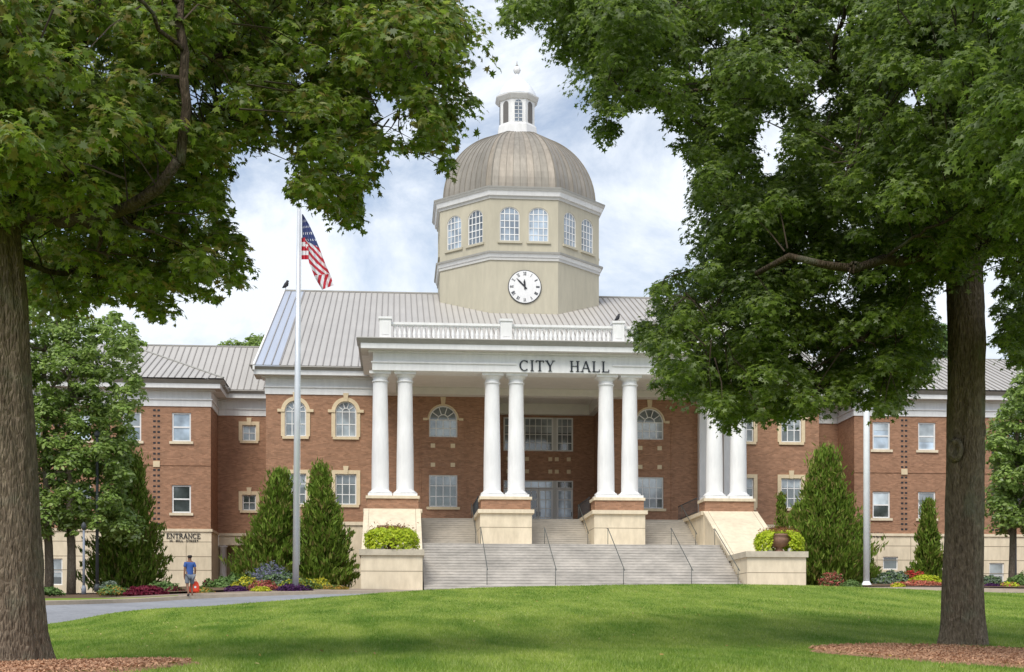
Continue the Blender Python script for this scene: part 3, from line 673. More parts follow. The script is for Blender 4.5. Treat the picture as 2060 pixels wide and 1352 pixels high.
m = MB(E); entab(m, XL, XP0 + .2, YW, 1.0, r_over=0); m.build('entablature', ch); m = MB(E); entab(m, XP1 - .2, XLr, YW, 1.0, l_over=0); m.build('entablature', ch)
ENT = MB(E); entab(ENT, XP0, XP1, YP, 1.35, gap=(W(1038, YP), W(1232, YP)))
# portico side beams
ENT.use('white'); ENT.box(XP0 + .0, XP0 + 1.3, YP + 1.36, YW - 1.0, ZWT + .002, ZWT + 1.1); ENT.box(XP1 - 1.3, XP1, YP + 1.36, YW - 1.0, ZWT + .002, ZWT + 1.1)
ENT.box(XP0 - .7, XP0 + 1.3, YP + 1.36, YW - .96, ZWT + 1.126, ZWT + 1.42); ENT.box(XP1 - 1.3, XP1 + .7, YP + 1.36, YW - .96, ZWT + 1.126, ZWT + 1.42)
ENT.build('portico_entablature', ch)
m = MB(E); m.use('ceiling'); m.box(XP0 + 1.31, XP1 - 1.31, YP + 1.36, YR + .1, ZWT + .45, ZWT + .55)
m.box(XP0 + .2, XP1 - .2, YW - .85, YW - .01, ZWT - .0, ZWT + .44); m.box(XLi + .001, XRi - .001, YR - .5, YR - .01, ZWT - .25, ZWT + .449); m.box(XLi + .001, XLi + .4, YW, YR - .501, ZWT - .25, ZWT + .449); m.box(XRi - .4, XRi - .001, YW, YR - .501, ZWT - .25, ZWT + .449); m.build('portico_ceiling', ch)
m = MB(E); m.use('roof_metal'); m.box(XP0 - .9, XP1 + .9, YP - .9, YW - .9, ZWT + 1.665, ZWT + 1.72); m.build('portico_roof', ch)
# ---- balustrade
ZR0 = ZWT + 1.72
post_x = [W(775, 80.6), W(1018, 80.6)]; post_x = [post_x[0], post_x[1], mir(post_x[1]), mir(post_x[0])]
bal = MB(E); bal.use('white'); x0b, x1b = post_x[0], post_x[-1]; YB = YP + .35
bal.box(x0b, x1b, YB - .16, YB + .16, ZR0, ZR0 + .16); bal.box(x0b, x1b, YB - .15, YB + .15, ZR0 + .98, ZR0 + 1.12); bal.box(x0b, x1b, YB - .10, YB + .10, ZR0 + .92, ZR0 + .979)
for sx in (x0b, x1b):
    bal.box(sx - .16, sx + .16, YB + .17, YW - .5, ZR0, ZR0 + .16); bal.box(sx - .15, sx + .15, YB + .17, YW - .5, ZR0 + .98, ZR0 + 1.12)
balo = bal.build('balustrade', ch)
for x in post_x:
    p = MB(E); p.use('white'); p.box(x - .33, x + .33, YB - .33, YB + .33, ZR0 + .002, ZR0 + 1.25); p.box(x - .39, x + .39, YB - .39, YB + .39, ZR0 + 1.251, ZR0 + 1.38); p.box(x - .37, x + .37, YB - .37, YB + .37, ZR0 + .001, ZR0 + .2); p.box(x - .2, x + .2, YB - .35, YB - .33, ZR0 + .35, ZR0 + 1.1); p.build('balustrade_post', balo)
bm_ = MB(); bm_.use('white'); bm_.lathe([(.075, 0), (.075, .04), (.045, .07), (.10, .25), (.105, .34), (.05, .58), (.045, .66), (.075, .70), (.075, .76)], 10)
b0 = None
def put_baluster(x, y):
    global b0
    if b0 is None: b0 = bm_.build('baluster', balo, smooth=True); o = b0
    else: o = b0.copy(); COL.objects.link(o); o.parent = balo
    o.location = Vector((x, y, ZR0 + E + .16))
for a, b in zip(post_x, post_x[1:]):
    n_ = 22 if b - a < 8 else 22
    for k in range(n_): put_baluster(a + .42 + (b - a - .84) * (k + .5) / n_, YB)
for sx in (x0b, x1b):
    for k in range(16): put_baluster(sx, YB + .6 + k * .42)

# ---- columns
colp = MB(); colp.use('white_column'); H = ZWT - 8.29
colp.lathe([(.50, .32), (.515, .36), (.505, .42), (.50, 1.2), (.49, 2.4), (.455, 4.2), (.425, H - .62), (.425, H - .60)], 28)
capm = MB(); capm.use('white_column'); capm.lathe([(.43, H - .60), (.48, H - .58), (.48, H - .50), (.43, H - .48), (.43, H - .30), (.47, H - .28), (.55, H - .17), (.56, H - .15)], 28); capm.box(-.62, .62, -.62, .62, H - .15, H - .001)
basm = MB(); basm.use('white_column'); basm.lathe([(.62, .15), (.66, .18), (.675, .23), (.66, .28), (.60, .30), (.56, .32), (.55, .36), (.51, .40)], 28); basm.box(-.70, .70, -.70, .70, 0.001, .15)
YCOL = 81.15; c0 = None
for px in (765, 815, 990, 1038.5):
    for x in (W(px, YCOL), mir(W(px, YCOL))):
        if c0 is None:
            c0 = colp.build('column', ch, smooth=True); k1 = capm.build('capital', c0, smooth=False); k2 = basm.build('column_base', c0, smooth=False); k1.location = k2.location = (0, 0, 0); o = c0
            for k_ in (k1, k2): k_.data.polygons.foreach_set('use_smooth', [len(p.vertices) == 4 and p.index < len(k_.data.polygons) - 6 for p in k_.data.polygons])
        else:
            o = c0.copy(); COL.objects.link(o); o.parent = ch
            for q_ in (k1, k2): d = q_.copy(); COL.objects.link(d); d.parent = o
        o.location = Vector((x, YCOL, 8.29 + E)) - WL[ch.name]
for i in range(len([1])): pass
# engaged white pilasters against the wall
for x in (W(1418, 88.3), W(1467, 88.3)):
    p = MB(E); p.use('white_column'); p.box(x - .36, x + .36, YW - .55, YW - .002, ZT + .4, ZWT - .3); p.box(x - .46, x + .46, YW - .65, YW - .001, ZT, ZT + .39); p.box(x - .44, x + .44, YW - .63, YW - .001, ZWT - .299, ZWT - .01); p.build('pilaster', ch)

# ---- letters
SER = .16
FONT = {
 'I': (.34, [((.17, 0), (.17, 1), 1)], [(.17, 0), (.17, 1)]),
 'T': (.80, [((.40, 0), (.40, 1), 1), ((.04, .96), (.76, .96), .55), ((.05, .97), (.05, .80), .5), ((.75, .97), (.75, .80), .5)], [(.40, 0)]),
 'Y': (.82, [((.41, 0), (.41, .48), 1), ((.41, .46), (.08, 1), 1), ((.41, .46), (.74, 1), .5)], [(.41, 0), (.08, 1), (.74, 1)]),
 'H': (.90, [((.16, 0), (.16, 1), 1), ((.74, 0), (.74, 1), 1), ((.16, .52), (.74, .52), .45)], [(.16, 0), (.16, 1), (.74, 0), (.74, 1)]),
 'A': (.90, [((.08, 0), (.45, 1), .5), ((.45, 1), (.80, 0), 1), ((.22, .34), (.68, .34), .45)], [(.08, 0), (.82, 0)]),
 'L': (.74, [((.16, 0), (.16, 1), 1), ((.16, .03), (.68, .03), .5), ((.67, .0), (.67, .24), .5)], [(.16, 0), (.16, 1)]),
 'E': (.76, [((.16, 0), (.16, 1), 1), ((.16, .03), (.66, .03), .5), ((.16, .97), (.62, .97), .5), ((.16, .52), (.52, .52), .45), ((.66, 0), (.66, .22), .5), ((.62, 1), (.62, .80), .5)], [(.16, 0), (.16, 1)]),
 'N': (.92, [((.15, 0), (.15, 1), .5), ((.15, 1), (.76, 0), 1), ((.76, 0), (.76, 1), .5)], [(.15, 0), (.76, 1), (.12, 1)]),
 'R': (.84, [((.16, 0), (.16, 1), 1), ((.16, .97), (.48, .97), .5), ((.48, .97), (.62, .76), 1), ((.62, .76), (.48, .52), 1), ((.48, .52), (.16, .50), .5), ((.42, .50), (.76, 0), 1)], [(.16, 0), (.16, 1), (.78, 0)]),
 'C': (.86, [], []), 'S': (.66, [((.54, .84), (.36, .98), .5), ((.36, .98), (.16, .84), .8), ((.16, .84), (.18, .64), 1), ((.18, .64), (.50, .40), 1), ((.50, .40), (.54, .16), 1), ((.54, .16), (.32, .02), .6), ((.32, .02), (.10, .14), .5)], []),
 '3': (.64, [((.12, .86), (.34, .98), .6), ((.34, .98), (.52, .80), 1), ((.52, .80), (.28, .54), .8), ((.28, .54), (.54, .32), .8), ((.54, .32), (.44, .06), 1), ((.44, .06), (.10, .08), .6)], []),
 '8': (.66, [((.32, .99), (.14, .78), .8), ((.14, .78), (.50, .36), 1), ((.50, .36), (.46, .08), .9), ((.46, .08), (.20, .04), .6), ((.20, .04), (.12, .30), .9), ((.12, .30), (.50, .74), .7), ((.50, .74), (.32, .99), .8)], []),
 'V': (.80, [((.06, 1), (.40, 0), 1), ((.40, 0), (.74, 1), .5)], [(.06, 1), (.74, 1)]), 'X': (.80, [((.08, 1), (.72, 0), 1), ((.72, 1), (.08, 0), .5)], [(.08, 1), (.72, 1), (.08, 0), (.72, 0)]), ' ': (1.15, [], [])}
def glyph(m, chh, ox, oz, h, y0, y1, sw=.15, T=None):
    tf = T or (lambda x, z: (x, z))
    def bar(p, q, w):
        dx, dz = q[0] - p[0], q[1] - p[1]; l = math.hypot(dx, dz); nx, nz = -dz / l * w / 2, dx / l * w / 2
        m.prism([tf(ox + h * a, oz + h * b) for a, b in ((p[0] + nx, p[1] + nz), (q[0] + nx, q[1] + nz), (q[0] - nx, q[1] - nz), (p[0] - nx, p[1] - nz))], 'y', y0, y1)
    w, st, se = FONT[chh]
    e = 0
    for p, q, k in st: bar(p, q, sw * k)
    for (x, z) in se: zz = z - .025 if z > .5 else z + .025; bar((x - .16, zz), (x + .16, zz), .05)
    if chh == 'C':
        for i in range(12):
            a, b = math.radians(45 + 22.5 * i), math.radians(45 + 22.5 * (i + 1)); t = sw * (.45 + .55 * abs(math.cos((a + b) / 2)))
            bar((.46 + .40 * math.cos(a), .5 + .47 * math.sin(a)), (.46 + .40 * math.cos(b), .5 + .47 * math.sin(b)), t)
        bar((.74, .97), (.74, .76), sw * .4)
    return w * h
def text(parent, s, x0, x1, z0, h, y, name, sw=.15, each=True, thick=.05):
    tot = sum(FONT[c][0] for c in s) * h; nsp = len(s) - 1; sp = ((x1 - x0) - tot) / nsp if nsp else 0; x = x0
    grp = None if each else MB(E).use('letter')
    for c in s:
        if c == ' ': x += FONT[c][0] * h + sp; continue
        m = MB(E).use('letter') if each else grp
        wd_ = glyph(m, c, x, z0, h, y - thick, y - .004, sw)
        if each: m.build(name, parent)
        x += wd_ + sp
    if not each: grp.build(name, parent)
yf = YP - .062
text(ch, 'CITY HALL', W(1045, yf), W(1226, yf), ZR(746, yf) , ZR(724.5, yf) - ZR(746, yf), yf, 'letter')
bk = MB(E).use('white'); bk.box(W(1038, YP) + .001, W(1232, YP) - .001, YP - .0595, YP + .2, ZWT + .4205, ZWT + .93); bk.build('sign_board', ch)

# ---- stairs, pedestals, terrace as one thing
st = thing('entrance_stairs', 'wide grey stone steps rising between cream walls to the columned portico', 'stairs', (XC, 75, gz(XC, 70)))
XS0, XS1 = W(853, 70.2), mir(W(853, 70.2)); Zf = 2.45
def flight(m, x0, x1, y0, y1, z0, z1, n, ybase):
    for i in range(n):
        ya = y0 + (y1 - y0) * i / n; z = z0 + (z1 - z0) * (i + 1) / n; m.box(x0, x1, ya, y0 + (y1 - y0) * (i + 1) / n + .002 if i < n - 1 else ybase, z0 - .6, z - .05)
        m.box(x0, x1, ya - .02, y0 + (y1 - y0) * (i + 1) / n + .001 if i < n - 1 else ybase, z - .049, z)
m = MB(E); m.use('step'); flight(m, XS0 + .003, XS1 - .003, 70.4, 76.3, Zf, ZL, 17, 81.0); m.build('lower_flight', st)
ped = [(W(735, 80.2), W(845, 80.2)), (W(966, 80.2), W(1070, 80.2))]; ped += [(mir(ped[1][1]), mir(ped[1][0])), (mir(ped[0][1]), mir(ped[0][0]))]
for a, b in zip(ped, ped[1:]):
    m = MB(E); m.use('step_upper'); flight(m, a[1] + .003, b[0] - .003, 81.0, 85.7, ZL, ZT, 14, 85.7 + .34); m.build('upper_flight', st)
m = MB(E); m.use('terrace_floor'); m.box(ped[0][0], ped[3][1], 86.05, YR - .02, ZT - .3, ZT - .001); m.build('terrace', st)
def joints(m, x0, x1, y, z0, z1, zs):
    m.use('stone_joint')
    for z in zs: m.box(x0, x1, y - .004, y + .01, z - .015, z + .015)
for i, (a, b) in enumerate(ped):
    edge = i in (0, 3)
    m = MB(E); m.use('stone')
    if not edge:
        m.box(a, b, 80.2, 86.04, ZL - .3, ZT - .14); joints(m, a, b, 80.2, 0, 0, [ZR(1061, 80.2)])
        m.use('stone_joint'); 
        for xx in (a, b): m.box(xx - .004, xx + .004, 80.3, 85.9, ZR(1061, 80.2) - .015, ZR(1061, 80.2) + .015)
        p_ = m.build('pedestal', st)
    else:
        m.box(a, b, 80.21, 86.04, ZB - 1, ZT - .14); p_ = m.build('pedestal', st)
    m = MB(E); m.use('stone'); m.box(a - .13, b + .13, 80.07 if not edge else 80.3, 86.04, ZT - .139, ZT + .08); m.build('coping', p_)
    pa, pb = (a + .06, b - .06) if not edge else (a + .1, b - .1)
    m = MB(E); m.use('brick'); m.box(pa, pb, 80.35, 81.95, ZT + .081, 8.12); m.build('brick_plinth', p_)
    m = MB(E); m.use('stone'); m.box(pa - .08, pb + .08, 80.27, 82.03, 8.121, 8.285); m.build('plinth_cap', p_)
# sloping cheek walls + planter blocks
ZPL = ZR(1106, 70.1); xs_in = W(853, 70.2)
for side in (0, 1):
    a, b = (W(723, 70.2), xs_in) if side == 0 else (mir(xs_in), mir(W(723, 70.2)))
    m = MB(E); m.use('stone'); m.box(a + .07, b - .07, 70.3, 74.0, ZB - 1.5, ZPL - .30); joints(m, a + .07, b - .07, 70.3, 0, 0, [ZR(1150, 70.3)])
    m.use('stone_joint'); xx = (b - .07) if side == 0 else (a + .07); m.box(xx - .004, xx + .004, 70.4, 74, ZR(1150, 70.3) - .015, ZR(1150, 70.3) + .015)
    pb = m.build('planter_block', st)
    m = MB(E); m.use('stone_weathered'); m.box(a - .02, b + .02, 70.18, 74.1, ZPL - .299, ZPL); m.build('coping', pb)
    m = MB(E); m.use('stone'); m.prism([(74.01, ZB - 1.5), (80.2, ZB - 1.5), (80.2, ZT - .1), (74.01, ZPL - .15)], 'x', a + .06, b - .06); ck = m.build('cheek_wall', st)
    m = MB(E); m.use('stone'); m.prism([(73.99, ZPL - .12), (80.26, ZT - .08), (80.26, ZT + .08), (73.99, ZPL + .04)], 'x', a + .0, b - .0)
    m.use('stone_joint'); m.prism([(73.99, ZPL + .041), (80.26, ZT + .081), (80.26, ZT + .085), (73.99, ZPL + .045)], 'x', a + .28, a + .30); m.prism([(73.99, ZPL + .041), (80.26, ZT + .081), (80.26, ZT + .085), (73.99, ZPL + .045)], 'x', b - .30, b - .28); m.build('sloping_coping', ck)
# handrails: each its own thing
def handrail(x, y0, z0, y1, z1, label, posts=True, g='iron handrails on the entrance steps'):
    t = thing('handrail', label, 'handrail', (x, y0, z0 + E), g)
    m = MB(E); m.use('rail'); m.tube([(x, y0 - .25, z0 + .80), (x, y0, z0 + .92), (x, y1, z1 + .92), (x, y1 + .3, z1 + .92)], .024, 8); m.build('rail', t, smooth=True)
    for f_ in (0.02, 1.0):
        p = MB(E); p.use('rail'); yy = y0 + (y1 - y0) * f_; zz = z0 + (z1 - z0) * f_; p.tube([(x, yy, zz), (x, yy, zz + .92)], .018, 8); p.build('post', t, smooth=True)
nm = ['second', 'third', 'fourth', 'fifth']
for i, px in enumerate((980, 1118, 1255, 1392)):
    handrail(W(px, 70.8), 70.8, Zf + .3, 76.2, ZL, ['thin dark handrail on the lower steps just right of the left cream planter wall', 'thin dark handrail on the lower steps below the second column pair, left of centre', 'thin dark handrail on the lower steps below the third column pair', 'thin dark handrail in the open middle of the lower steps, right of the third pedestal'][i])
handrail(mir(xs_in) - .25, 70.8, Zf + .3, 76.2, ZL, 'dark handrail on the lower steps hugging the right sloping wall')
for i, (a, b) in enumerate(ped[1:]):
    handrail(a - .2, 81.4, ZL + .2, 85.6, ZT, ['short dark handrail on the upper steps along the left side of the second pedestal', 'short dark handrail on the upper steps along the left side of the third pedestal', 'short dark handrail on the upper steps along the inner side of the right end pedestal'][i], g='iron handrails on the upper flight')
# low iron railings on the pedestal edges
for i, (a, b) in enumerate(ped[1:]):
    t = thing('guard_railing', ['black iron guard railing behind the second pair of columns', 'black iron guard railing behind the third pair of columns', 'black iron guard railing behind the right end pair of columns'][i], 'railing', (a, 84, ZT + E), 'guard railings on the terrace')
    m = MB(E); m.use('iron'); m.box(a - .02, a + .02, 82.1, 87.6, ZT + 1.0, ZT + 1.05); m.box(a - .02, a + .02, 82.1, 87.6, ZT + .18, ZT + .22); m.build('rail', t)
    m = MB(E); m.use('iron')
    for k in range(18): yy = 82.2 + k * .31; m.box(a - .01, a + .01, yy - .01, yy + .01, ZT + .082, ZT + 1.0)
    m.build('bars', t)

# ---- roofs
def seamed(m, x0, x1, ya, za, yb, zb, ribs=True, pitch=.44, matn='roof_metal', th=.08, clip=None):
    m.use(matn); m.add([(x0, ya, za), (x1, ya, za), (x1, yb, zb), (x0, yb, zb), (x0, ya, za - th), (x1, ya, za - th), (x1, yb, zb - th), (x0, yb, zb - th)],
                       [(0, 1, 2, 3), (7, 6, 5, 4), (0, 4, 5, 1), (1, 5, 6, 2), (2, 6, 7, 3), (3, 7, 4, 0)])
    if ribs:
        m.use('roof_seam'); n_ = int((x1 - x0) / pitch); w = .028; h = .06
        for k in range(n_ + 1):
            x = x0 + (x1 - x0) * k / n_; x = min(max(x, x0 + w), x1 - w)
            m.add([(x - w, ya, za + .002), (x + w, ya, za + .002), (x + w, yb, zb + .002), (x - w, yb, zb + .002), (x - w, ya, za + h), (x + w, ya, za + h), (x + w, yb, zb + h), (x - w, yb, zb + h)],
                  [(4, 5, 6, 7), (0, 4, 7, 3), (1, 2, 6, 5), (0, 1, 5, 4)])
ZE = 17.16; YE = YW - .93; YRD = 111.8; ZRD = ZR(592, YRD, 900); RX0 = W(512, YE); RX1 = mir(RX0)
xb = W(563, YE)
m = MB(E); seamed(m, xb + .001, RX1, YE, ZE, YRD, ZRD); seamed(m, RX0, RX1, 2 * YRD - YE, ZE, YRD, ZRD, pitch=3)
m.use('gutter'); m.box(RX0, RX1, YRD - .12, YRD + .12, ZRD - .02, ZRD + .09)
ro = m.build('roof', ch)
m = MB(E); seamed(m, RX0, xb, YE, ZE, YRD, ZRD, matn='roof_metal_sky_sheen'); m.build('roof_end_panels', ch)['label'] = 'metal panels at the left end of the main roof, sky reflection coloured in blue'
for sx, s2 in ((RX0, RX0 - .12), (RX1, RX1 + .12)):
    m = MB(E); m.use('white')
    xx0, xx1 = min(sx, s2), max(sx, s2)
    m.prism([(YE, ZE - .30), (YRD, ZRD - .34), (YRD, ZRD + .06), (YE, ZE + .06)], 'x', xx0, xx1 - .001); m.prism([(2 * YRD - YE, ZE - .30), (YRD + .001, ZRD - .34), (YRD + .001, ZRD + .06), (2 * YRD - YE, ZE + .06)], 'x', xx0, xx1 - .001)
    m.build('rake_board', ch)
for xx in (XL, XLr): m = MB(E); m.use('white'); m.prism([(YW + .1, ZWT), (134.7, ZWT), (134.7, ZE - .1), (YRD, ZRD - .5), (YW + .1, ZE - .1)], 'x', xx - .02, xx + .2); m.build('gable_wall', ch)

# ---- wings (both sides, mirrored)
XG = W(424, YG)                                         # outer front corner of the left wing pavilion
slope = (ZRD - ZE) / (YRD - YE)
YEg, YEi = YG - .93, YI - .93
def wing(side):
    fx = (lambda x: x) if side == 0 else mir
    def rng_(a, b): a, b = fx(a), fx(b); return (min(a, b), max(a, b))
    far_x = XG - 62
    m = MB(E); m.use('brick'); holes = []; wins = []
    step = W(365, YG) - W(315, YG)
    k = 0; strips = []
    for i in range(0, 16):
        cx = W(365, YG) - i * 2 * step
        if cx < far_x + 1: break
        hw = .62
        for z0, z1 in ((zc(1037, YG), zc(982, YG)), (zc(896, YG), zc(839, YG))):
            x0, x1 = rng_(cx - hw, cx + hw); holes.append((x0, x1, z0, z1)); wins.append((x0, x1, z0, z1, i))
        strips.append(cx - step)
    zbr = ZT - .15
    a, b = rng_(far_x, XG); wall(m, a, b, zbr, ZWT, YG, holes)
    a, b = fx(XG), fx(XG); m.quad((a, YG, zbr), (a, YI, zbr), (a, YI, ZWT), (a, YG, ZWT))
    ih = []
    for z0, z1 in ((zc(1031, YI), zc(1000, YI)), (zc(893, YI), zc(862, YI))):
        x0, x1 = rng_(W(487.5, YI), W(515, YI)); ih.append((x0, x1, z0, z1))
    a, b = rng_(XG, XL); wall(m, a, b, zbr, ZWT, YI, ih)
    m.build('wing_wall', ch)
    for x0, x1, z0, z1, i in wins[:10]:
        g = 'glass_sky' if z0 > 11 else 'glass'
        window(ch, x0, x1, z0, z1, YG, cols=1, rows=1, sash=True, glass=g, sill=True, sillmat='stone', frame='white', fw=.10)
    for x0, x1, z0, z1 in ih: window(ch, x0, x1, z0, z1, YI, cols=2, rows=2, glass='glass_blind' if z0 > 11 else 'glass_dark', surround='stone_trim', key=True, sill=True)
    # vertical strips of dark recessed bricks with a stone block
    for cx in strips[:4]:
        s = MB(E); s.use('dark'); z = zbr + .3
        while z < ZWT - .15:
            for dx in (-.14, .14): s.box(fx(cx) + dx - .085, fx(cx) + dx + .085, YG - .012, YG + .01, z, z + .13)
            z += .36
        o = s.build('brick_inset_strip', ch); s = MB(E); s.use('stone_trim'); x = fx(cx); s.box(x - .22, x + .22, YG - .07, YG + .01, zc(941, YG) - .2, zc(941, YG) + .2); s.build('stone_block', ch)
    s = MB(E); s.use('brick'); a, b = rng_(far_x, XG); s.box(a, b, YG - .04, YG + .01, zc(941, YG) - .08, zc(941, YG) + .0); s.build('belt_course', ch)
    # stone basement
    bas = MB(E); bas.use('stone'); a, b = rng_(far_x, XG + .05)
    bw = []
    x0, x1 = rng_(W(365, YG) - .75, W(365, YG) + .6); 
    if side == 1: bw.append((W(1776, YG), W(1806, YG), ZR(1146, YG, 1790), ZR(1120, YG, 1790)))
    x0, x1 = rng_(W(93, YG), W(126, YG)); bw.append((x0, x1, ZR(1180, YG), ZR(1128, YG)))
    wall(bas, a, b, ZB - 1, zbr - .12, YG - .05, bw); aa = fx(XG + .05); 
    bas.quad((aa, YG - .05, ZB - 1), (aa, YI, ZB - 1), (aa, YI, zbr - .12), (aa, YG - .05, zbr - .12))
    # recess: lintel over a small porch, back wall
    a2, b2 = rng_(XG + .06, XL); bas.box(a2, b2, YI - .05, YI + .3, ZR(1100, YI), zbr - .12); bas.box(a2, b2, YI + 3.0, YI + 3.2, ZB - 1, ZR(1100, YI) - .001); bas.box(a2, b2, YI - .04, YI + 3.2, ZR(1100, YI), ZR(1100, YI) + .0) if False else bas.box(a2, b2, YI + .301, YI + 3.2, ZR(1100, YI), ZR(1100, YI) + .15)
    bas.use('stone_joint')
    for py in (1094, 1123, 1150):
        bas.box(a, b, YG - .054, YG - .03, ZR(py, YG) - .02, ZR(py, YG) + .02)
    for i in range(30):
        x = fx(XG - 1.6 - i * 2.4); bas.box(x - .015, x + .015, YG - .053, YG - .03, ZB - 1, zbr - .13)
    bas.use('stone'); a3, b3 = rng_(XG - .25, XG + .059); bas.box(a3, b3, YI - .04, YI + 3.2, ZB - 1, ZR(1100, YI) - .002)
    o = bas.build('stone_base', ch)
    s = MB(E); s.use('stone'); a, b = rng_(far_x, XG + .12); s.box(a, b, YG - .13, YG + .02, zbr - .119, zbr + .06); a2, b2 = rng_(XG + .121, XL); s.box(a2, b2, YI - .13, YI + .02, zbr - .119, zbr + .06); a3, b3 = rng_(XG - .02, XG + .12); s.box(a3, b3, YG + .021, YI - .131, zbr - .119, zbr + .06); s.build('stone_band', ch)
    for x0, x1, z0, z1 in bw: window(ch, x0, x1, z0, z1, YG - .05, cols=1, rows=1, sash=(z1 - z0) > 1.2, glass='glass', frame='white', sill=False)
    # porch column
    if side == 0:
        c = MB(E); c.use('white_column'); x = W(449, YI); c.lathe([(.30, ZB - .5), (.27, 3.4), (.23, ZR(1105, YI)), (.30, ZR(1104, YI)), (.33, ZR(1101, YI) - .01)], 20, (x, YI - .0, 0)); c.build('porch_column', ch, smooth=True)
        d = MB(E); d.use('glass_dark'); d.box(W(470, YI + 3), W(486, YI + 3), YI + 2.95, YI + 2.99, ZB - .5, ZR(1135, YI)); d.build('porch_door', ch)
    # entablature
    e = MB(E); a, b = rng_(far_x, XG)
    if side == 0: entab(e, a, b, YG, .5, l_over=0); a2, b2 = rng_(XG + .01, XL); entab(e, a2 + .0, b2, YI, 1.0, l_over=0, r_over=0)
    else: entab(e, a, b, YG, .5, r_over=0); a2, b2 = rng_(XG + .01, XL); entab(e, a2, b2, YI, 1.0, l_over=0, r_over=0)
    # return along the side of the pavilion
    x = fx(XG); sg = 1 if side == 0 else -1
    def bx(d0, d1, z0, z1, mt): e.use(mt); e.box(x + sg * d0, x + sg * d1, YG + .501, YI - .7 if d1 > .3 else YI - .131, z0, z1)
    bx(-.3, .06, ZWT, ZWT + .42, 'white'); bx(-.3, .13, ZWT + .421, ZWT + .5, 'white'); bx(-.3, .03, ZWT + .501, ZWT + 1.1, 'white'); bx(-.3, .69, ZWT + 1.126, ZWT + 1.42, 'white'); bx(-.3, .9, ZWT + 1.421, ZWT + 1.65, 'gutter')
    e.build('wing_entablature', ch)
    # roof: lower continuous slope plus the projecting pavilion with its hip
    r = MB(E); YRg = 103.6; zr = ZE + slope * (YRg - YEi) + 0.45
    zr = ZR(697, YRg, 420)
    s1 = (zr - ZE) / (YRg - YEi)
    seamed(r, *rng_(XG - 8, XL), YEi, ZE, YRg, zr); 
    seamed(r, *rng_(far_x, XL), YRg + 12, ZE, YRg, zr, pitch=3)
    seamed(r, *rng_(far_x, XG - 8.001), YEi, ZE, YRg, zr)
    r.use('gutter'); a, b = rng_(far_x, XL); r.box(a, b, YRg - .1, YRg + .1, zr - .02, zr + .07)
    # pavilion front slope: edge follows the hip line until it dies into the main slope
    s2 = s1 * .80; ym = (s1 * YEi - s2 * YEg) / (s1 - s2); ym = min(ym, YRg - .2); xo = XG + .95; xe = XG - 7.2
    r.use('roof_metal')
    zE = ZE + .09; zm = ZE + s1 * (ym - YEi) + .09
    r.quad((fx(far_x), YEg, zE), (fx(xo), YEg, zE), (fx(xe), ym, zm), (fx(far_x), ym, zm))
    r.quad((fx(xo), YEg, zE), (fx(xo), YEi + .1, zE), (fx(xe), ym, zm))
    r.use('roof_seam'); n_ = int((xo - far_x) / .44)
    for k in range(n_):
        xk = xo - .1 - k * .44; f_ = 1.0 if xk < xe else (xo - xk) / (xo - xe); ye = YEg + (ym - YEg) * f_; ze = zE + (zm - zE) * f_
        if f_ < .03: continue
        r.add([(fx(xk) - .028, YEg, zE + .002), (fx(xk) + .028, YEg, zE + .002), (fx(xk) + .028, ye, ze + .002), (fx(xk) - .028, ye, ze + .002), (fx(xk) - .028, YEg, zE + .06), (fx(xk) + .028, YEg, zE + .06), (fx(xk) + .028, ye, ze + .06), (fx(xk) - .028, ye, ze + .06)],
              [(4, 5, 6, 7), (0, 4, 7, 3), (1, 2, 6, 5), (0, 1, 5, 4)])
    r.use('gutter'); r.tube([(fx(xo), YEg, zE + .03), (fx(xe), ym, zm + .03)], .07, 6)
    r.build('wing_roof', ch)
wing(0); wing(1)
# wing lettering
h_ = (ZR(1074, YG) - ZR(1086, YG)) * .78
text(ch, 'ENTRANCE', W(335, YG), W(404, YG), ZR(1087, YG), h_, YG - .055, 'sign_lettering', sw=.15, each=False)
text(ch, '38 HILL STREET', W(341, YG), W(399, YG), ZR(1093.6, YG), h_ * .42, YG - .055, 'sign_lettering', sw=.15, each=False)
text(ch, 'ENTRANCE', W(1707, YG), W(1777, YG), ZR(1081, YG, 1740), h_, YG - .055, 'sign_lettering', sw=.15, each=False)

# ---- clock tower
YT = 104.8; FW = W(1124, YT) - W(987, YT); AP = FW * 1.2071; TCY = YT + AP; TM = lambda k: Matrix.Translation((XC, TCY, 0)) @ Matrix.Rotation(math.radians(45 * k), 4, 'Z')
zl0, zl1 = ZR(524, YT), ZR(508, YT); zu0, zu1 = ZR(400, YT), ZR(379, YT)
zw0, zw1 = ZR(485, YT), ZR(416, YT); ww = W(1048, YT) - W(1008, YT); wc = (W(1086, YT) - W(1028, YT)) / 2
m = MB(E); m.use('stucco')
for k in range(8):
    m.M = TM(k); hs = [(-wc - ww / 2, -wc + ww / 2, zw0, zw1, ww * .42), (wc - ww / 2, wc + ww / 2, zw0, zw1, ww * .42)] if k in (0, 1, 7, 2, 6) else []
    wall(m, -FW / 2, FW / 2, 17, zu0, -AP, hs, .16)
m.M = TM(0); tw = m.build('tower', ch)
for k in (0, 1, 7, 2, 6):
    for s in (-wc, wc): window(ch, s - ww / 2, s + ww / 2, zw0, zw1, -AP - .02, arch=ww * .42, cols=4, rows=5, glass='glass_tower', frame='white', sill=True, sillmat='stucco', M=TM(k), mw=.065, fw=.07)
def octband(m, z0, z1, o0, o1):
    c = 1 / math.cos(math.radians(22.5)); m.lathe([((AP + o0) * c, z0), ((AP + o1) * c, z1)], 8, (XC, TCY, 0), math.radians(22.5))
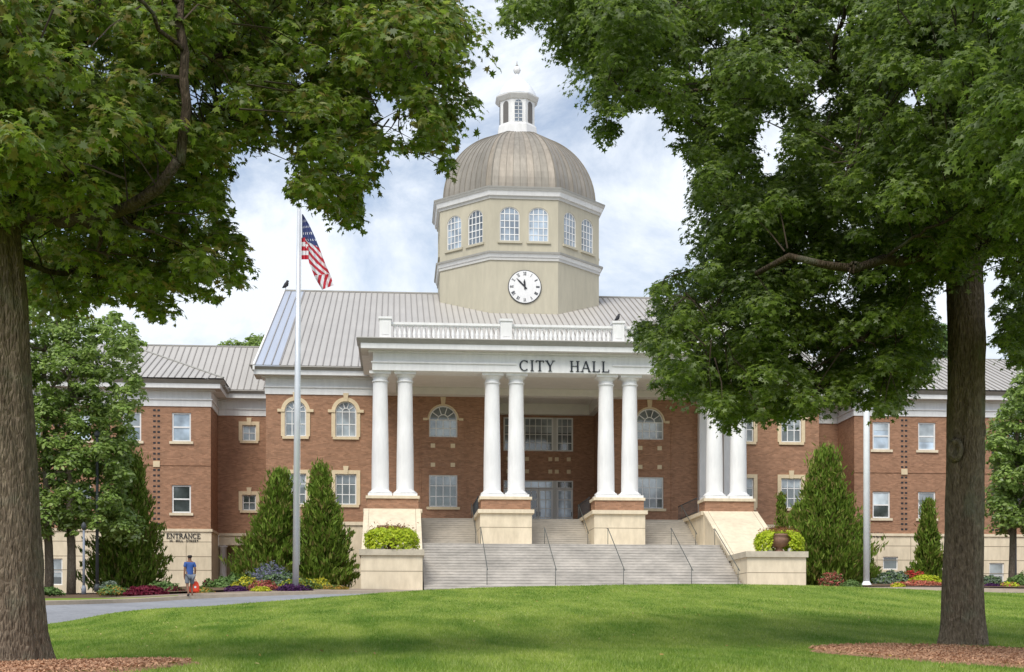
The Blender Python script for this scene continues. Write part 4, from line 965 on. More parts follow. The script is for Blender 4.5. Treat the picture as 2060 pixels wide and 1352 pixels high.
m = MB(E); m.use('stucco_trim'); octband(m, zl0, zl0 + .22, .08, .08); m.use('white'); octband(m, zl0 + .221, zl1 - .12, .13, .22); m.use('gutter'); octband(m, zl1 - .119, zl1 + .02, .30, .32); m.build('cornice', tw)
m = MB(E); m.use('stucco_trim'); octband(m, zu0 - .02, zu0 + .2, .07, .12); m.use('white'); octband(m, zu0 + .201, zu0 + .55, .22, .30); m.use('stucco_trim'); octband(m, zu0 + .551, zu1 - .1, .36, .44); m.use('gutter'); octband(m, zu1 - .099, zu1 + .02, .46, .48); m.build('cornice', tw)
# dome
D = MB(E); R0 = AP - .28; c8 = 1 / math.cos(math.radians(22.5)); ZD = zu1 + .02; HD = 6.2; prof = []
tmax = math.acos(.26)
for j in range(17):
    t = tmax * j / 16; prof.append((R0 * math.cos(t), ZD + HD * math.sin(t)))
prof[0] = (R0, ZD); NP = 9; rr = random.Random(3)
for k in range(8):
    D.M = TM(k); cols_ = [rr.choice([0, 0, 1, 1, 2, 3, 4]) for _ in range(NP)]
    for c in range(NP):
        D.use('dome_%d' % cols_[c]); u0, u1 = -1 + 2 * c / NP, -1 + 2 * (c + 1) / NP; tn = math.tan(math.radians(22.5))
        for (r0, z0), (r1, z1) in zip(prof, prof[1:]):
            D.quad((u0 * r0 * tn, -r0, z0), (u1 * r0 * tn, -r0, z0), (u1 * r1 * tn, -r1, z1), (u0 * r1 * tn, -r1, z1))
    D.use('dome_seam')
    for c in range(0, NP + 1):
        u0 = -1 + 2 * c / NP; w = .014 if c not in (0, NP) else .05; e = .03
        for (r0, z0), (r1, z1) in zip(prof, prof[1:]):
            xa, xb_ = u0 * r0 * math.tan(math.radians(22.5)), u0 * r1 * math.tan(math.radians(22.5)); D.quad((xa - w, -r0 - e, z0 + .02), (xa + w, -r0 - e, z0 + .02), (xb_ + w, -r1 - e, z1 + .02), (xb_ - w, -r1 - e, z1 + .02))
            D.quad((xa - w, -r0, z0), (xa - w, -r0 - e, z0 + .02), (xb_ - w, -r1 - e, z1 + .02), (xb_ - w, -r1, z1)); D.quad((xa + w, -r0 - e, z0 + .02), (xa + w, -r0, z0), (xb_ + w, -r1, z1), (xb_ + w, -r1 - e, z1 + .02))
D.M = None
D.build('dome', ch)
# lantern
ZLn = prof[-1][1]; rb = prof[-1][0]; k8 = lambda a: a * c8; zl = lambda py: ZR(py, TCY - 1.45)
m = MB(E); m.use('white'); ox = (XC, TCY, 0); r22 = math.radians(22.5)
m.lathe([(k8(rb + .05), ZLn - .25), (k8(rb + .02), ZLn - .02), (k8(1.5), zl(248)), (k8(1.45), zl(245))], 8, ox, r22); m.lathe([(k8(1.36), zl(245) - .01), (k8(1.36), zl(196))], 8, ox, r22)
m.lathe([(k8(1.45), zl(196) + .001), (k8(1.68), zl(189)), (k8(1.70), zl(187))], 8, ox, r22); lt = m.build('lantern', ch)
m = MB(E); m.use('lantern_roof'); zA, zBp = zl(187) + .01, ZR(152, TCY)
m.lathe([(r_, zA + (zBp + .05 - zA) * f_) for r_, f_ in ((1.62, 0), (1.58, .10), (1.46, .26), (1.24, .45), (.95, .62), (.62, .76), (.34, .86), (.18, .94), (.10, 1.08))], 24, ox); m.build('lantern_roof', lt, smooth=True)
m = MB(E); m.use('white_column'); zc_ = ZR(141, TCY); m.lathe([(.02, zc_ - .32), (.22, zc_ - .22), (.31, zc_), (.22, zc_ + .22), (.08, zc_ + .31)], 16, ox); m.use('gutter'); m.lathe([(.08, zc_ + .3), (.12, zc_ + .36), (.05, zc_ + .45), (.015, zc_ + .75)], 10, ox); m.build('finial', lt, smooth=True)
for k in range(8):
    mm = TM(k); hw = .30 if k in (0,) else .27; f = MB(E, mm); f.use('white_column'); yy = -1.37; z0, z1 = zl(243), zl(199)
    if k == 0:
        f.box(-hw - .05, -hw, yy - .04, yy, z0, z1 - .3); f.box(hw, hw + .05, yy - .04, yy, z0, z1 - .3); f.box(-.02, .02, yy - .03, yy, z0, z1 - .1)
        for q_ in range(6): z = z0 + (z1 - z0 - .2) * q_ / 5; f.box(-hw, hw, yy - .03, yy, z - .02, z + .02)
    else: f.box(-hw - .05, hw + .05, yy - .03, yy, z0 - .06, z0)
    o = f.build('lantern_window', lt); g = MB(E, mm); g.use('glass_tower' if k == 0 else 'louvre'); g.quad(*[(x, yy - .012, z) for x, z in [(-hw, z0), (hw, z0)] + arc(-hw, hw, z1 - hw, hw, 8)[::-1]]); g.build('lantern_pane', lt)
# clock
czr = ZR(577, YT); yc = YT; R = 1.27; cxp = W(1055.5, YT)
def disc(m, r, y0, y1, n=48): m.prism([(cxp + r * math.cos(2 * math.pi * i / n), czr + r * math.sin(2 * math.pi * i / n)) for i in range(n)], 'y', y0, y1)
m = MB(E); m.use('iron'); disc(m, R, yc - .08, yc - .001); m.use('white_column'); disc(m, R * .955, yc - .10, yc - .081); ck = m.build('clock', ch)
nu = MB(E); nu.use('letter')
ROM = ['XII', 'I', 'II', 'III', 'IIII', 'V', 'VI', 'VII', 'VIII', 'IX', 'X', 'XI']
for i, s in enumerate(ROM):
    a = math.radians(90 - 30 * i); px_, pz_ = cxp + R * .78 * math.cos(a), czr + R * .78 * math.sin(a); h = .26; sc = .62
    tw_ = sum(FONT[c][0] * (sc if c != 'I' else sc * .9) for c in s) * h; x = -tw_ / 2
    ca, sa = math.cos(a - math.pi / 2), math.sin(a - math.pi / 2)
    for c in s:
        f_ = sc if c != 'I' else sc * .9
        T = lambda gx_, gz_, x=x, f_=f_: (px_ + (x + gx_ * f_) * ca - (gz_ - h / 2) * sa, pz_ + (x + gx_ * f_) * sa + (gz_ - h / 2) * ca)
        glyph(nu, c, 0, 0, h, yc - .112, yc - .1005, .22, T); x += FONT[c][0] * h * f_
nu.build('clock_numerals', ck)
for ang, l, w in ((315, R * .72, .085), (356, R * .46, .10)):
    a = math.radians(90 - ang); d = (math.cos(a), math.sin(a)); n_ = (-d[1], d[0]); m = MB(E); m.use('dark')
    m.prism([(cxp + d[0] * p + n_[0] * q_ * w, czr + d[1] * p + n_[1] * q_ * w) for p, q_ in ((-.22, .5), (l * .6, .75), (l, 0), (l * .6, -.75), (-.22, -.5))], 'y', yc - .14 if ang == 315 else yc - .155, yc - .115 if ang == 315 else yc - .141); m.build('clock_hand', ck)

# ================================================================== OBJECTS
leafmat('maple_leaf', [(0.104, 0.177, 0.022), (0.244, 0.348, 0.041), (0.146, 0.226, 0.027), (0.378, 0.476, 0.073), (0.189, 0.281, 0.034), (0.342, 0.415, 0.207), (0.329, 0.268, 0.073), (0.091, 0.146, 0.022)], .38, .60, .5)
leafmat('gum_leaf', [(0.098, 0.165, 0.027), (0.201, 0.293, 0.044), (0.134, 0.213, 0.032), (0.305, 0.403, 0.079), (0.165, 0.250, 0.037), (0.342, 0.403, 0.220), (0.085, 0.140, 0.024)], .38, .60, .5)
leafmat('light_leaf', [(.17, .28, .05), (.28, .39, .08), (.21, .33, .06), (.38, .48, .15), (.24, .36, .075), (.33, .40, .21)], .5, .42, .3)
leafmat('conifer_leaf', [(.085, .15, .016), (.165, .26, .028), (.115, .19, .02), (.25, .35, .05), (.22, .17, .06)], .6, .3, .2)
leafmat('lime_leaf', [(.42, .52, .02), (.56, .65, .04), (.32, .45, .015), (.64, .70, .06)], .5, .3, .3)
leafmat('green_leaf', [(.09, .17, .04), (.17, .27, .08), (.12, .20, .05)], .5, .3, .3)
leafmat('silver_leaf', [(.16, .21, .15), (.24, .28, .22), (.10, .16, .09)], .6, .2, .2)
for nme, cs in dict(burgundy=[(.13, .012, .03), (.20, .02, .045), (.09, .01, .02)], purple=[(.06, .018, .075), (.10, .03, .12), (.04, .012, .04)], lavender=[(.20, .18, .34), (.28, .26, .42), (.12, .18, .10)],
                    yellow=[(.55, .48, .03), (.42, .42, .03), (.65, .58, .06)], pink=[(.50, .10, .10), (.60, .20, .17), (.35, .07, .06), (.12, .16, .04)], salmon=[(.62, .17, .10), (.52, .13, .09), (.66, .30, .2), (.25, .12, .05)],
                    rust=[(.28, .13, .05), (.20, .09, .04)], orange=[(.55, .25, .05), (.45, .30, .06), (.2, .25, .05)], redflower=[(.5, .03, .04), (.6, .06, .06), (.10, .16, .04)]).items():
    leafmat(nme, cs, .6, .25, .2)

# ---------------- big trees
def trunk_mesh(px, Y, path, rad, nm, parent, flare=.30, seed=1, mt='bark', n=84):
    pts = resample(path, 130); rd = np.interp(np.linspace(0, 1, 130), np.linspace(0, 1, len(rad)), rad); R_ = random.Random(seed)
    ph = [R_.uniform(0, 6.28) for _ in range(6)]; v = []; f = []
    for j, p in enumerate(pts):
        h = p[2] - pts[0][2]; fl = flare * math.exp(-h / .42)
        for i in range(n):
            a = 2 * math.pi * i / n; lob = 1 + .05 * math.sin(3 * a + ph[0] + h * .3) + .035 * math.sin(5 * a + ph[1] - h * .5) + .02 * math.sin(9 * a + h * 2.1 + ph[2])
            root = fl * (1 + .55 * math.sin(4 * a + ph[3]) + .3 * math.sin(7 * a + ph[4])); r = rd[j] * (lob + root) + .016 * float(fnoise(np.array([[math.cos(a) * 3.2, math.sin(a) * 3.2, h * .5]]), 2.4)[0]) + R_.uniform(-.004, .004)
            v.append((p[0] + r * math.cos(a), p[1] + r * math.sin(a), p[2]))
    for j in range(129):
        for i in range(n): f.append((j * n + i, j * n + (i + 1) % n, (j + 1) * n + (i + 1) % n, (j + 1) * n + i))
    m = MB(); m.use(mt); m.add(v, f); return m.build(nm, parent, smooth=True), pts
def limb(m, path, r0, r1):
    p = resample([list(q) for q in path], 12); wob = rng.normal(size=p.shape) * .03; wob[0] = 0; p = p + wob
    m.tube([Vector(q) for q in p], list(np.linspace(r0, r1, 12)), 9); return p

def inside(p, poly):
    t = p[0] * S_ + p[1] * C_; u = p[0] * C_ - p[1] * S_; return bool(inpoly(np.array([CX_PX + F_PX * u / t]), np.array([HOR - F_PX * (p[2] - E) / t]), poly)[0])
def big_tree(label, px, Yt, zbase, path, rad, limbs, poly, Yc, thick, classes, lsz, tmpl, lmat, holes, seed, knots=(), bias=None, dens=1.0):
    t = thing('shade_tree', label, 'tree', (W(px, Yt), Yt, zbase), 'large shade trees framing the view')
    tr, tp = trunk_mesh(px, Yt, path, rad, 'trunk', t, seed=seed)
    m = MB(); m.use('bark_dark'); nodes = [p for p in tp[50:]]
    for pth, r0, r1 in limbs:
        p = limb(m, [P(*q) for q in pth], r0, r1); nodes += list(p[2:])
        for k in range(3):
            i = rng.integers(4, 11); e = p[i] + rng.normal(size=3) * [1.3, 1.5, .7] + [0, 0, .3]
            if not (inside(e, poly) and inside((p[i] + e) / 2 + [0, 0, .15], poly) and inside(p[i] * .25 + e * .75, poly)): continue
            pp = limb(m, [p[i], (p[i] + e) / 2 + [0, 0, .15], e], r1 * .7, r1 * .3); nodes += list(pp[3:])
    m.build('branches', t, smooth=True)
    cl, c, nrm = tree_crown(poly, Yc, thick, classes, lsz, bias, holes, dens)
    tw_ = twigs(cl, nodes, poly, 2, .007); poly_mesh('twigs', tw_, 4, ['twig'], t)
    V, K = leaves(c, lsz * rng.uniform(.6, 1.2, len(c)), tmpl, nrm); poly_mesh('crown', V, K, [lmat], t)
    for (kx, ky, ks) in knots:
        k_ = MB(); k_.use('bark_grey'); dx_ = (kx - 1943) * Yt / F_PX; c_ = P(kx, ky, Yt - math.sqrt(max(.318 ** 2 - dx_ ** 2, .01)) + .02); k_.lathe([(ks * 1.1, -.06), (ks, .03), (ks * .8, .075), (ks * .6, .07), (ks * .45, .035), (.01, .03)], 16, (0, 0, 0)); o = k_.build('knot', t, smooth=True); o.data.transform(Matrix.Translation(c_) @ Matrix.Rotation(math.asin(max(-1, min(1, dx_ / .34))) * .9, 4, 'Z') @ Matrix.Rotation(math.radians(90), 4, 'X') @ Matrix.Diagonal((.8, 1.25, 1, 1))); 
    return t

LPOLY = [(x + 4, y + (22 if y > 520 else 10 if y > 360 else 4)) for x, y in [(-230, -230), (960, -230), (925, 0), (952, 60), (936, 110), (945, 160), (962, 205), (950, 240), (925, 265), (912, 300), (915, 350), (900, 366), (878, 350), (862, 318), (838, 300), (822, 322), (800, 318), (782, 300), (765, 310), (760, 345), (762, 380), (740, 400), (728, 440),
         (722, 485), (700, 480), (680, 465), (655, 440), (640, 410), (610, 425), (595, 405), (572, 378), (566, 345), (590, 315), (560, 296), (522, 296), (490, 292), (472, 318), (472, 380), (462, 415), (490, 460), (512, 505), (512, 545), (480, 560), (440, 548), (446, 592), (412, 605), (384, 572),
         (352, 580), (340, 640), (318, 655), (292, 620), (245, 590), (190, 600), (130, 628), (70, 640), (40, 590), (-100, 560), (-230, 520)]]
zbL = P(55, 1346, 18.0).z - .05
Lp = [Vector((W(12, 18), 18, zbL)), P(12, 1200, 18), P(8, 900, 18), P(4, 600, 18), P(-6, 430, 18), P(-30, 200, 18), P(-20, -200, 18)]
big_tree('thick grey-brown trunk at the left edge with a maple-leaved crown filling the top left', 30, 18, zbL, Lp, [.43, .41, .375, .32, .27, .22, .15, .08],
         [([(0, 450, 18), (60, 442, 17.8), (150, 440, 16.2), (235, 432, 15.2), (300, 378, 14.9), (362, 325, 14.8)], .11, .055), ([(362, 330, 14.8), (372, 250, 14.8), (366, 120, 14.8), (365, -20, 15), (380, -200, 15.5)], .055, .035),
          ([(362, 325, 17.3), (440, 215, 18), (540, 205, 18.5), (640, 230, 19), (740, 260, 19.5)], .045, .02), ([(366, 150, 17.4), (480, 90, 18), (620, 60, 19), (760, 90, 20), (880, 170, 20.5)], .06, .02),
          ([(-6, 430, 18), (60, 300, 17), (140, 160, 16), (200, -20, 15)], .12, .05), ([(-20, 200, 18), (300, -60, 20), (600, -160, 21), (850, -120, 21)], .12, .04), ([(235, 432, 17.2), (330, 480, 17.6), (420, 520, 18)], .04, .012),
          ([(-10, 500, 18), (100, 540, 18.5), (220, 560, 19)], .05, .02), ([(640, 230, 19), (670, 330, 19), (700, 430, 19)], .02, .01)],
         LPOLY, 18.8, 2.4, [(.64, 38), (.42, 95), (.26, 400), (.15, 950)], .070, MAPLE, 'maple_leaf', [(786, 238, 26, 20), (815, 265, 14, 14), (760, 200, 12, 10), (180, 80, 14, 10), (205, 128, 12, 8), (600, 70, 9, 8), (600, 155, 8, 8), (385, 195, 12, 20)], 2, bias=lambda x, y: -4.2 * np.clip((520 - x) / 600, 0, 1.3) * np.clip((480 - y) / 200, 0, 1) + 2.8 * np.clip((160 - x) / 80, 0, 1) * np.clip((y - 410) / 60, 0, 1), dens=.52)

RPOLY = [(x - (8 if x < 1700 else 0), y + (24 if 600 < y and x < 1900 else 0)) for x, y in [(1000, -230), (1005, 10), (1012, 50), (1025, 75), (1048, 84), (1068, 66), (1064, 45), (1098, 40), (1118, 85), (1106, 108), (1128, 128), (1155, 135), (1182, 185), (1172, 222), (1200, 250), (1206, 285), (1242, 300), (1260, 270), (1264, 225), (1290, 242), (1308, 215), (1342, 235), (1348, 290), (1382, 325), (1394, 365),
         (1392, 440), (1400, 530), (1362, 532), (1345, 558), (1302, 566), (1312, 600), (1268, 640), (1278, 670), (1322, 690), (1312, 760), (1345, 795), (1385, 790), (1420, 795), (1452, 842), (1488, 860), (1522, 825), (1560, 842), (1600, 835), (1635, 850), (1655, 815), (1700, 800), (1748, 812), (1798, 842), (1832, 790),
         (1878, 750), (1896, 700), (1900, 640), (1872, 618), (1900, 590), (1915, 560), (1925, 600), (1960, 540), (1990, 520), (2002, 560), (1992, 640), (2000, 715), (2032, 748), (2480, 760), (2480, -230)]]
zbR = P(1935, 1301, 23.5).z - .05
Rp = [Vector((W(1936, 23.5), 23.5, zbR)), P(1936, 1180, 23.5), P(1943, 900, 23.5), P(1946, 700, 23.5), P(1942, 540, 23.5), P(1930, 350, 23.5), P(1898, 150, 23.4), P(1880, -150, 23.3), P(1900, -380, 23.3)]
big_tree('tall brown trunk with knots in the right foreground under a broad star-leaved crown', 1934, 23.5, zbR, Rp, [.34, .32, .315, .305, .31, .23, .17, .12, .06],
         [([(1925, 565, 23.2), (1900, 538, 22.4), (1862, 512, 21.2), (1800, 518, 20.2), (1700, 535, 19.6), (1600, 520, 19.6), (1520, 545, 20.2)], .13, .04), ([(1950, 560, 23.5), (1985, 500, 23.6), (2020, 400, 23.7), (2080, 250, 24)], .12, .05),
          ([(1930, 330, 23.4), (1880, 270, 23), (1800, 215, 22.5), (1700, 150, 22), (1640, 125, 21.8)], .10, .06), ([(1640, 125, 21.8), (1560, 50, 21.5), (1480, 0, 21.5), (1300, -60, 22)], .07, .03),
          ([(1855, 265, 23), (1790, 320, 22.5), (1720, 380, 22)], .035, .015), ([(1640, 125, 21.8), (1500, 150, 21.5), (1380, 190, 22), (1250, 180, 22)], .04, .015), ([(1700, 535, 22.4), (1640, 480, 22), (1560, 430, 22), (1450, 410, 22)], .04, .015),
          ([(1812, 520, 22.7), (1818, 600, 22.6), (1810, 680, 22.4), (1780, 740, 22)], .035, .015), ([(1600, 520, 22.2), (1520, 600, 22), (1420, 640, 22), (1340, 680, 22)], .035, .012), ([(1810, 650, 22.4), (1700, 700, 22), (1600, 760, 22)], .03, .012),
          ([(1890, 100, 23.4), (1700, -60, 22.5), (1500, -160, 22), (1150, -180, 22)], .09, .03), ([(1300, -60, 22), (1150, 0, 22), (1050, 30, 22)], .03, .012), ([(1895, 120, 23.4), (2050, 20, 24), (2250, -60, 24)], .08, .03)],
         RPOLY, 23.4, 2.8, [(.74, 66), (.48, 160), (.30, 640), (.18, 1700)], .058, GUM, 'gum_leaf', [(1548, 285, 20, 62), (1838, 195, 17, 20), (1650, 200, 10, 12), (1470, 60, 8, 10), (1410, 140, 10, 14), (1884, 598, 16, 26), (1700, 600, 12, 12), (1630, 720, 10, 10), (1690, 45, 12, 8), (2000, 45, 14, 8)], 5,
         bias=lambda x, y: -6.0 * np.clip((x - 1650) / 380, 0, 1.3) * np.clip((600 - y) / 260, 0, 1), dens=.50,
         knots=[(1921, 905, .16), (1970, 865, .16), (1971, 797, .09)])

# ---------------- mid-distance trees
def mid_tree(name, label, cat, px, pyb, Y, trunkw, poly, thick, classes, lsz, lmat, group, trunks=None, dens=.62, tmpl=OVAL):
    b = P(px, pyb, Y); b.z = gz(b.x, Y) - .1
    t = thing(name, label, cat, b, group); ar = np.array(poly, float); top = ar[:, 1].min()
    m = MB(); m.use('bark_grey'); nodes = []
    for tx, tb in (trunks or [(px, px)]):
        p = limb(m, [Vector((W(tx, Y), Y, b.z)), P(tx, pyb - 60, Y), P(tb, (pyb + top) / 2, Y), P(tb, top + 60, Y)], trunkw, trunkw * .3); nodes += list(p[2:])
        for k in range(9):
            i = rng.integers(3, 11); e = p[i] + rng.normal(size=3) * [thick * .5, thick * .4, .8] + [0, 0, 1]; nodes += list(limb(m, [p[i], (p[i] + e) / 2, e], trunkw * .35, trunkw * .12)[3:])
    m.build('trunk', t, smooth=True)
    cl, c, nrm = tree_crown(poly, Y, thick, classes, lsz, dens=dens)
    V, K = leaves(c, lsz * rng.uniform(.6, 1.25, len(c)), tmpl, nrm); poly_mesh('crown', V, K, [lmat], t); return t
mid_tree('young_tree', 'light green young tree behind the left foreground trunk, hiding the left wing corner', 'tree', 143, 1198, 72, .24,
         [(62, 600), (110, 640), (150, 610), (190, 640), (240, 620), (270, 650), (300, 690), (285, 740), (300, 790), (270, 830), (282, 880), (255, 930), (275, 960), (262, 1000), (300, 1060), (250, 1100), (190, 1070), (150, 1085), (110, 1075), (60, 1120), (-40, 1100), (-60, 640), (0, 600)],
         2.6, [(.85, 46), (.55, 120), (.34, 300), (.22, 300)], .12, 'light_leaf', 'mid-distance deciduous trees', trunks=[(143, 140), (98, 90)])
mid_tree('young_tree', 'light green young tree at the far right edge behind the right trunk', 'tree', 2035, 1190, 76, .2,
         [(1985, 860), (2008, 825), (2028, 775), (2055, 740), (2160, 740), (2200, 1060), (2100, 1100), (2050, 1075), (2010, 1080), (1982, 1040), (1990, 960), (1984, 900)], 2.2, [(.9, 34), (.6, 80), (.35, 140)], .13, 'light_leaf', 'mid-distance deciduous trees', trunks=[(2035, 2045)])
mid_tree('background_tree', 'yellow-green treetop showing over the left wing roof beside the main gable', 'tree', 485, 1180, 132, .4,
         [(438, 694), (450, 682), (470, 670), (500, 664), (530, 668), (560, 690), (560, 800), (430, 800)], 3, [(1.0, 25), (.6, 40)], .2, 'light_leaf', 'background treetops')
mid_tree('background_tree', 'treetop beyond the right wing roof seen left of the right trunk', 'tree', 1895, 1180, 132, .4,
         [(1872, 668), (1885, 648), (1905, 640), (1940, 650), (1960, 700), (1960, 800), (1860, 800)], 3, [(1.0, 20), (.6, 30)], .2, 'green_leaf', 'background treetops')

# ---------------- conifers
def conifer(label, px, pyb, pyt, hw, Y, n, group='upright conifers by the walls', lean=0, seed=0, belly=.14):
    b = P(px, pyb, Y); zb = gz(b.x, Y) - .05; top = P(px + lean, pyt, Y); Hh = top.z - zb; Rm = hw * Y / F_PX
    t = thing('conifer', label, 'conifer', (b.x, Y, zb), group)
    m = MB(); m.use('bark'); m.tube([(b.x, Y, zb), ((b.x + top.x) / 2, Y, zb + Hh * .5), (top.x, Y, zb + Hh * .93)], [Rm * .08, Rm * .05, .02], 7); m.build('trunk', t, smooth=True)
    # upswept boughs: each a plume of sprays
    nb = n // 42; u = rng.uniform(0, 1, nb) ** 1.35; ang = rng.uniform(0, 2 * math.pi, nb)
    rp_ = np.where(u < belly, .86 + .14 * u / belly, 1 - (u - belly) / (1 - belly)) ; rp_ = np.maximum(rp_, 0) ** .88
    tipr = Rm * rp_ * rng.uniform(.62, 1.12, nb) * (1 + .20 * fnoise(np.c_[np.cos(ang), np.sin(ang), u * 5 + px], 1.6)); tipz = zb + .12 + Hh * u * .985
    base = np.c_[b.x + (top.x - b.x) * u + tipr * .15 * np.cos(ang), Y + tipr * .15 * np.sin(ang), tipz - tipr * .25]
    tip = np.c_[b.x + (top.x - b.x) * u + tipr * np.cos(ang), Y + tipr * np.sin(ang), tipz + tipr * .22 + .1]
    idx = np.repeat(np.arange(nb), 42); s = rng.uniform(.25, 1.05, len(idx))[:, None]; wid = (.30 * (1.12 - s)) * (Rm * .45 + .25)
    c = base[idx] * (1 - s) + tip[idx] * s + rng.normal(size=(len(idx), 3)) * wid * [1, 1, .8]
    d = tip[idx] - base[idx]; d /= np.linalg.norm(d, axis=1, keepdims=True); up = d * .6 + [0, 0, .9] + rng.normal(size=c.shape) * .45
    up /= np.linalg.norm(up, axis=1, keepdims=True); side = np.cross(up, rng.normal(size=c.shape)); side /= np.linalg.norm(side, axis=1, keepdims=True); nn = np.cross(side, up)
    T = np.array(SPRAY); sz = rng.uniform(.10, .19, len(c))[:, None, None]
    V = c[:, None] + sz * (T[None, :, 0, None] * side[:, None] + T[None, :, 1, None] * up[:, None] + T[None, :, 2, None] * nn[:, None])
    poly_mesh('foliage', V.reshape(-1, 3), len(T), ['conifer_leaf'], t)
conifer('broad dark green conifer left of the cream entrance wall, behind the black lamp post', 248, 1185, 925, 84, 76, 26000, lean=18)
conifer('wide conifer left of the silver flagpole', 548, 1178, 958, 82, 76, 26000, lean=16)
conifer('tallest pointed conifer just right of the silver flagpole', 655, 1180, 942, 64, 75, 24000, lean=-12)
conifer('tall conifer right of the right planter', 1664, 1172, 915, 112, 77, 36000, lean=-4)
conifer('low conifer growing behind the white pole on the right', 1736, 1172, 1062, 30, 78, 8000)
conifer('narrow conifer before the right wing, left of the right trunk', 1868, 1150, 1012, 40, 82, 13000)
conifer('slim little conifer behind the right sloping stair wall', 1572, 1160, 1000, 24, 83, 6000)
conifer('small conifer tucked between the right stair wall and the tall conifer', 1600, 1160, 1022, 20, 84, 5000)

# ---------------- shrubs and flowers
def mound(name, label, cat, px, pyt, Y, w, d, mats_, nleaf=1400, ls=.07, group=None, h=None, wild=.25, tmpl=OVAL):
    x = W(px, Y); zg = gz(x, Y); zt = P(px, pyt, Y).z; hh = max(.25, zt - zg) if h is None else h; wm = w * Y / F_PX / 2
    t = thing(name, label, cat, (x, Y, zg), group); stp = MB(); stp.use('bark')
    for k in range(5): stp.tube([(x + .05 * k - .1, Y, zg - .05), (x + rng.uniform(-.4, .4) * wm, Y + rng.uniform(-.3, .3) * d, zg + hh * .6)], .015, 5)
    stp.build('stems', t)
    per = nleaf // len(mats_)
    for i, mt_ in enumerate(mats_):
        u = rng.normal(size=(per, 3)); u /= np.linalg.norm(u, axis=1, keepdims=True); u[:, 2] = np.abs(u[:, 2]); r = rng.uniform(.55 if i == 0 else .85, 1.05, per)[:, None]
        bump = 1 + wild * fnoise(u * 3 + px, 1.2)[:, None] * .6
        c = np.array([x, Y, zg]) + u * r * bump * [wm, d, hh]; 
        V, K = leaves(c, ls * rng.uniform(.6, 1.3, per), tmpl, u + rng.normal(size=(per, 3)) * .6 + [0, 0, .3]); poly_mesh('foliage' if i == 0 else 'flowers', V, K, [mt_], t)
    return t
G1 = 'flower bed plants left of the stairs'; G2 = 'flower bed plants right of the stairs'
mound('shrub', 'dark burgundy low shrub mass left of the walking person', 'shrub', 295, 1178, 63, 84, .8, ['burgundy'], 3000, .07, G1)
mound('shrub', 'yellow-green and orange low shrub left of the burgundy shrub', 'shrub', 228, 1180, 64, 56, .7, ['orange', 'green_leaf'], 1800, .07, G1)
mound('shrub', 'dark green low shrub beside the left foreground trunk', 'shrub', 95, 1182, 66, 60, .9, ['green_leaf'], 2000, .08, G1)
mound('shrub', 'silvery low plant behind the orange shrub on the left', 'shrub', 222, 1170, 68, 44, .5, ['silver_leaf'], 1200, .06, G1)
mound('shrub', 'small green plant between the burgundy shrub and the person', 'shrub', 352, 1180, 65, 40, .5, ['green_leaf', 'burgundy'], 1200, .06, G1)
mound('flowering_plant', 'burgundy leafed plant right of the person\'s red bag', 'flower', 418, 1166, 70, 24, .4, ['burgundy', 'green_leaf'], 900, .06, G1)
mound('flowering_plant', 'green perennial clump under the small white porch column', 'flower', 450, 1166, 69, 64, .8, ['green_leaf'], 2200, .08, G1)
mound('flowering_plant', 'pale lavender spiky perennials at the top of the left bed', 'flower', 540, 1140, 72, 84, .8, ['silver_leaf', 'lavender'], 3600, .07, G1, wild=.5, tmpl=SPRAY)
mound('flowering_plant', 'yellow flowers below the lavender perennials left of the flagpole', 'flower', 495, 1163, 67.5, 60, .6, ['green_leaf', 'yellow'], 2000, .06, G1)
mound('flowering_plant', 'pink and red flowers in the middle of the left bed', 'flower', 530, 1168, 66.5, 70, .6, ['pink'], 1700, .06, G1)
mound('flowering_plant', 'dark purple flowers left of the lime flower patch', 'flower', 475, 1178, 65.5, 46, .5, ['purple'], 1500, .06, G1)
mound('flowering_plant', 'lime yellow flower patch between two purple drifts', 'flower', 525, 1181, 65.5, 42, .45, ['lime_leaf', 'yellow'], 1300, .06, G1)
mound('flowering_plant', 'dark purple flower drift at the foot of the silver flagpole', 'flower', 590, 1175, 66, 72, .5, ['purple'], 2200, .06, G1)
mound('flowering_plant', 'golden yellow flower drift behind the purple one at the flagpole', 'flower', 600, 1166, 68, 90, .5, ['yellow', 'green_leaf'], 1800, .06, G1)
mound('flowering_plant', 'low green ground plants by the left planter wall', 'flower', 665, 1178, 68.5, 70, .6, ['green_leaf', 'orange'], 1600, .07, G1)
mound('flowering_plant', 'tall leafy green perennials between the porch column and the yellow flowers', 'flower', 470, 1158, 71, 60, .8, ['green_leaf'], 2400, .09, G1, wild=.6)
mound('flowering_plant', 'grey-green clump below the lavender spikes', 'flower', 560, 1156, 70, 80, .7, ['green_leaf', 'silver_leaf'], 2600, .08, G1, wild=.5)
mound('flowering_plant', 'bright green clump right of the silver flagpole base', 'flower', 635, 1166, 70, 60, .6, ['green_leaf', 'yellow'], 2000, .08, G1, wild=.5)
mound('shrub', 'low yellow-green groundcover behind the burgundy shrub', 'shrub', 330, 1172, 69, 70, .7, ['green_leaf'], 2000, .08, G1, wild=.5)
mound('flowering_plant', 'reddish green plants just behind the person\'s bag', 'flower', 405, 1182, 64.8, 50, .4, ['green_leaf', 'orange'], 1200, .06, G1)
mound('flowering_plant', 'faded pink rose bush beside the right planter wall', 'flower', 1672, 1152, 72, 56, .6, ['green_leaf', 'pink'], 1900, .06, G2)
mound('shrub', 'low green plants left of the white pole base', 'shrub', 1712, 1168, 71, 46, .6, ['green_leaf'], 1400, .07, G2)
mound('shrub', 'rounded pale green bush right of the white pole', 'shrub', 1795, 1150, 73, 76, .8, ['green_leaf', 'silver_leaf'], 3000, .08, G2)
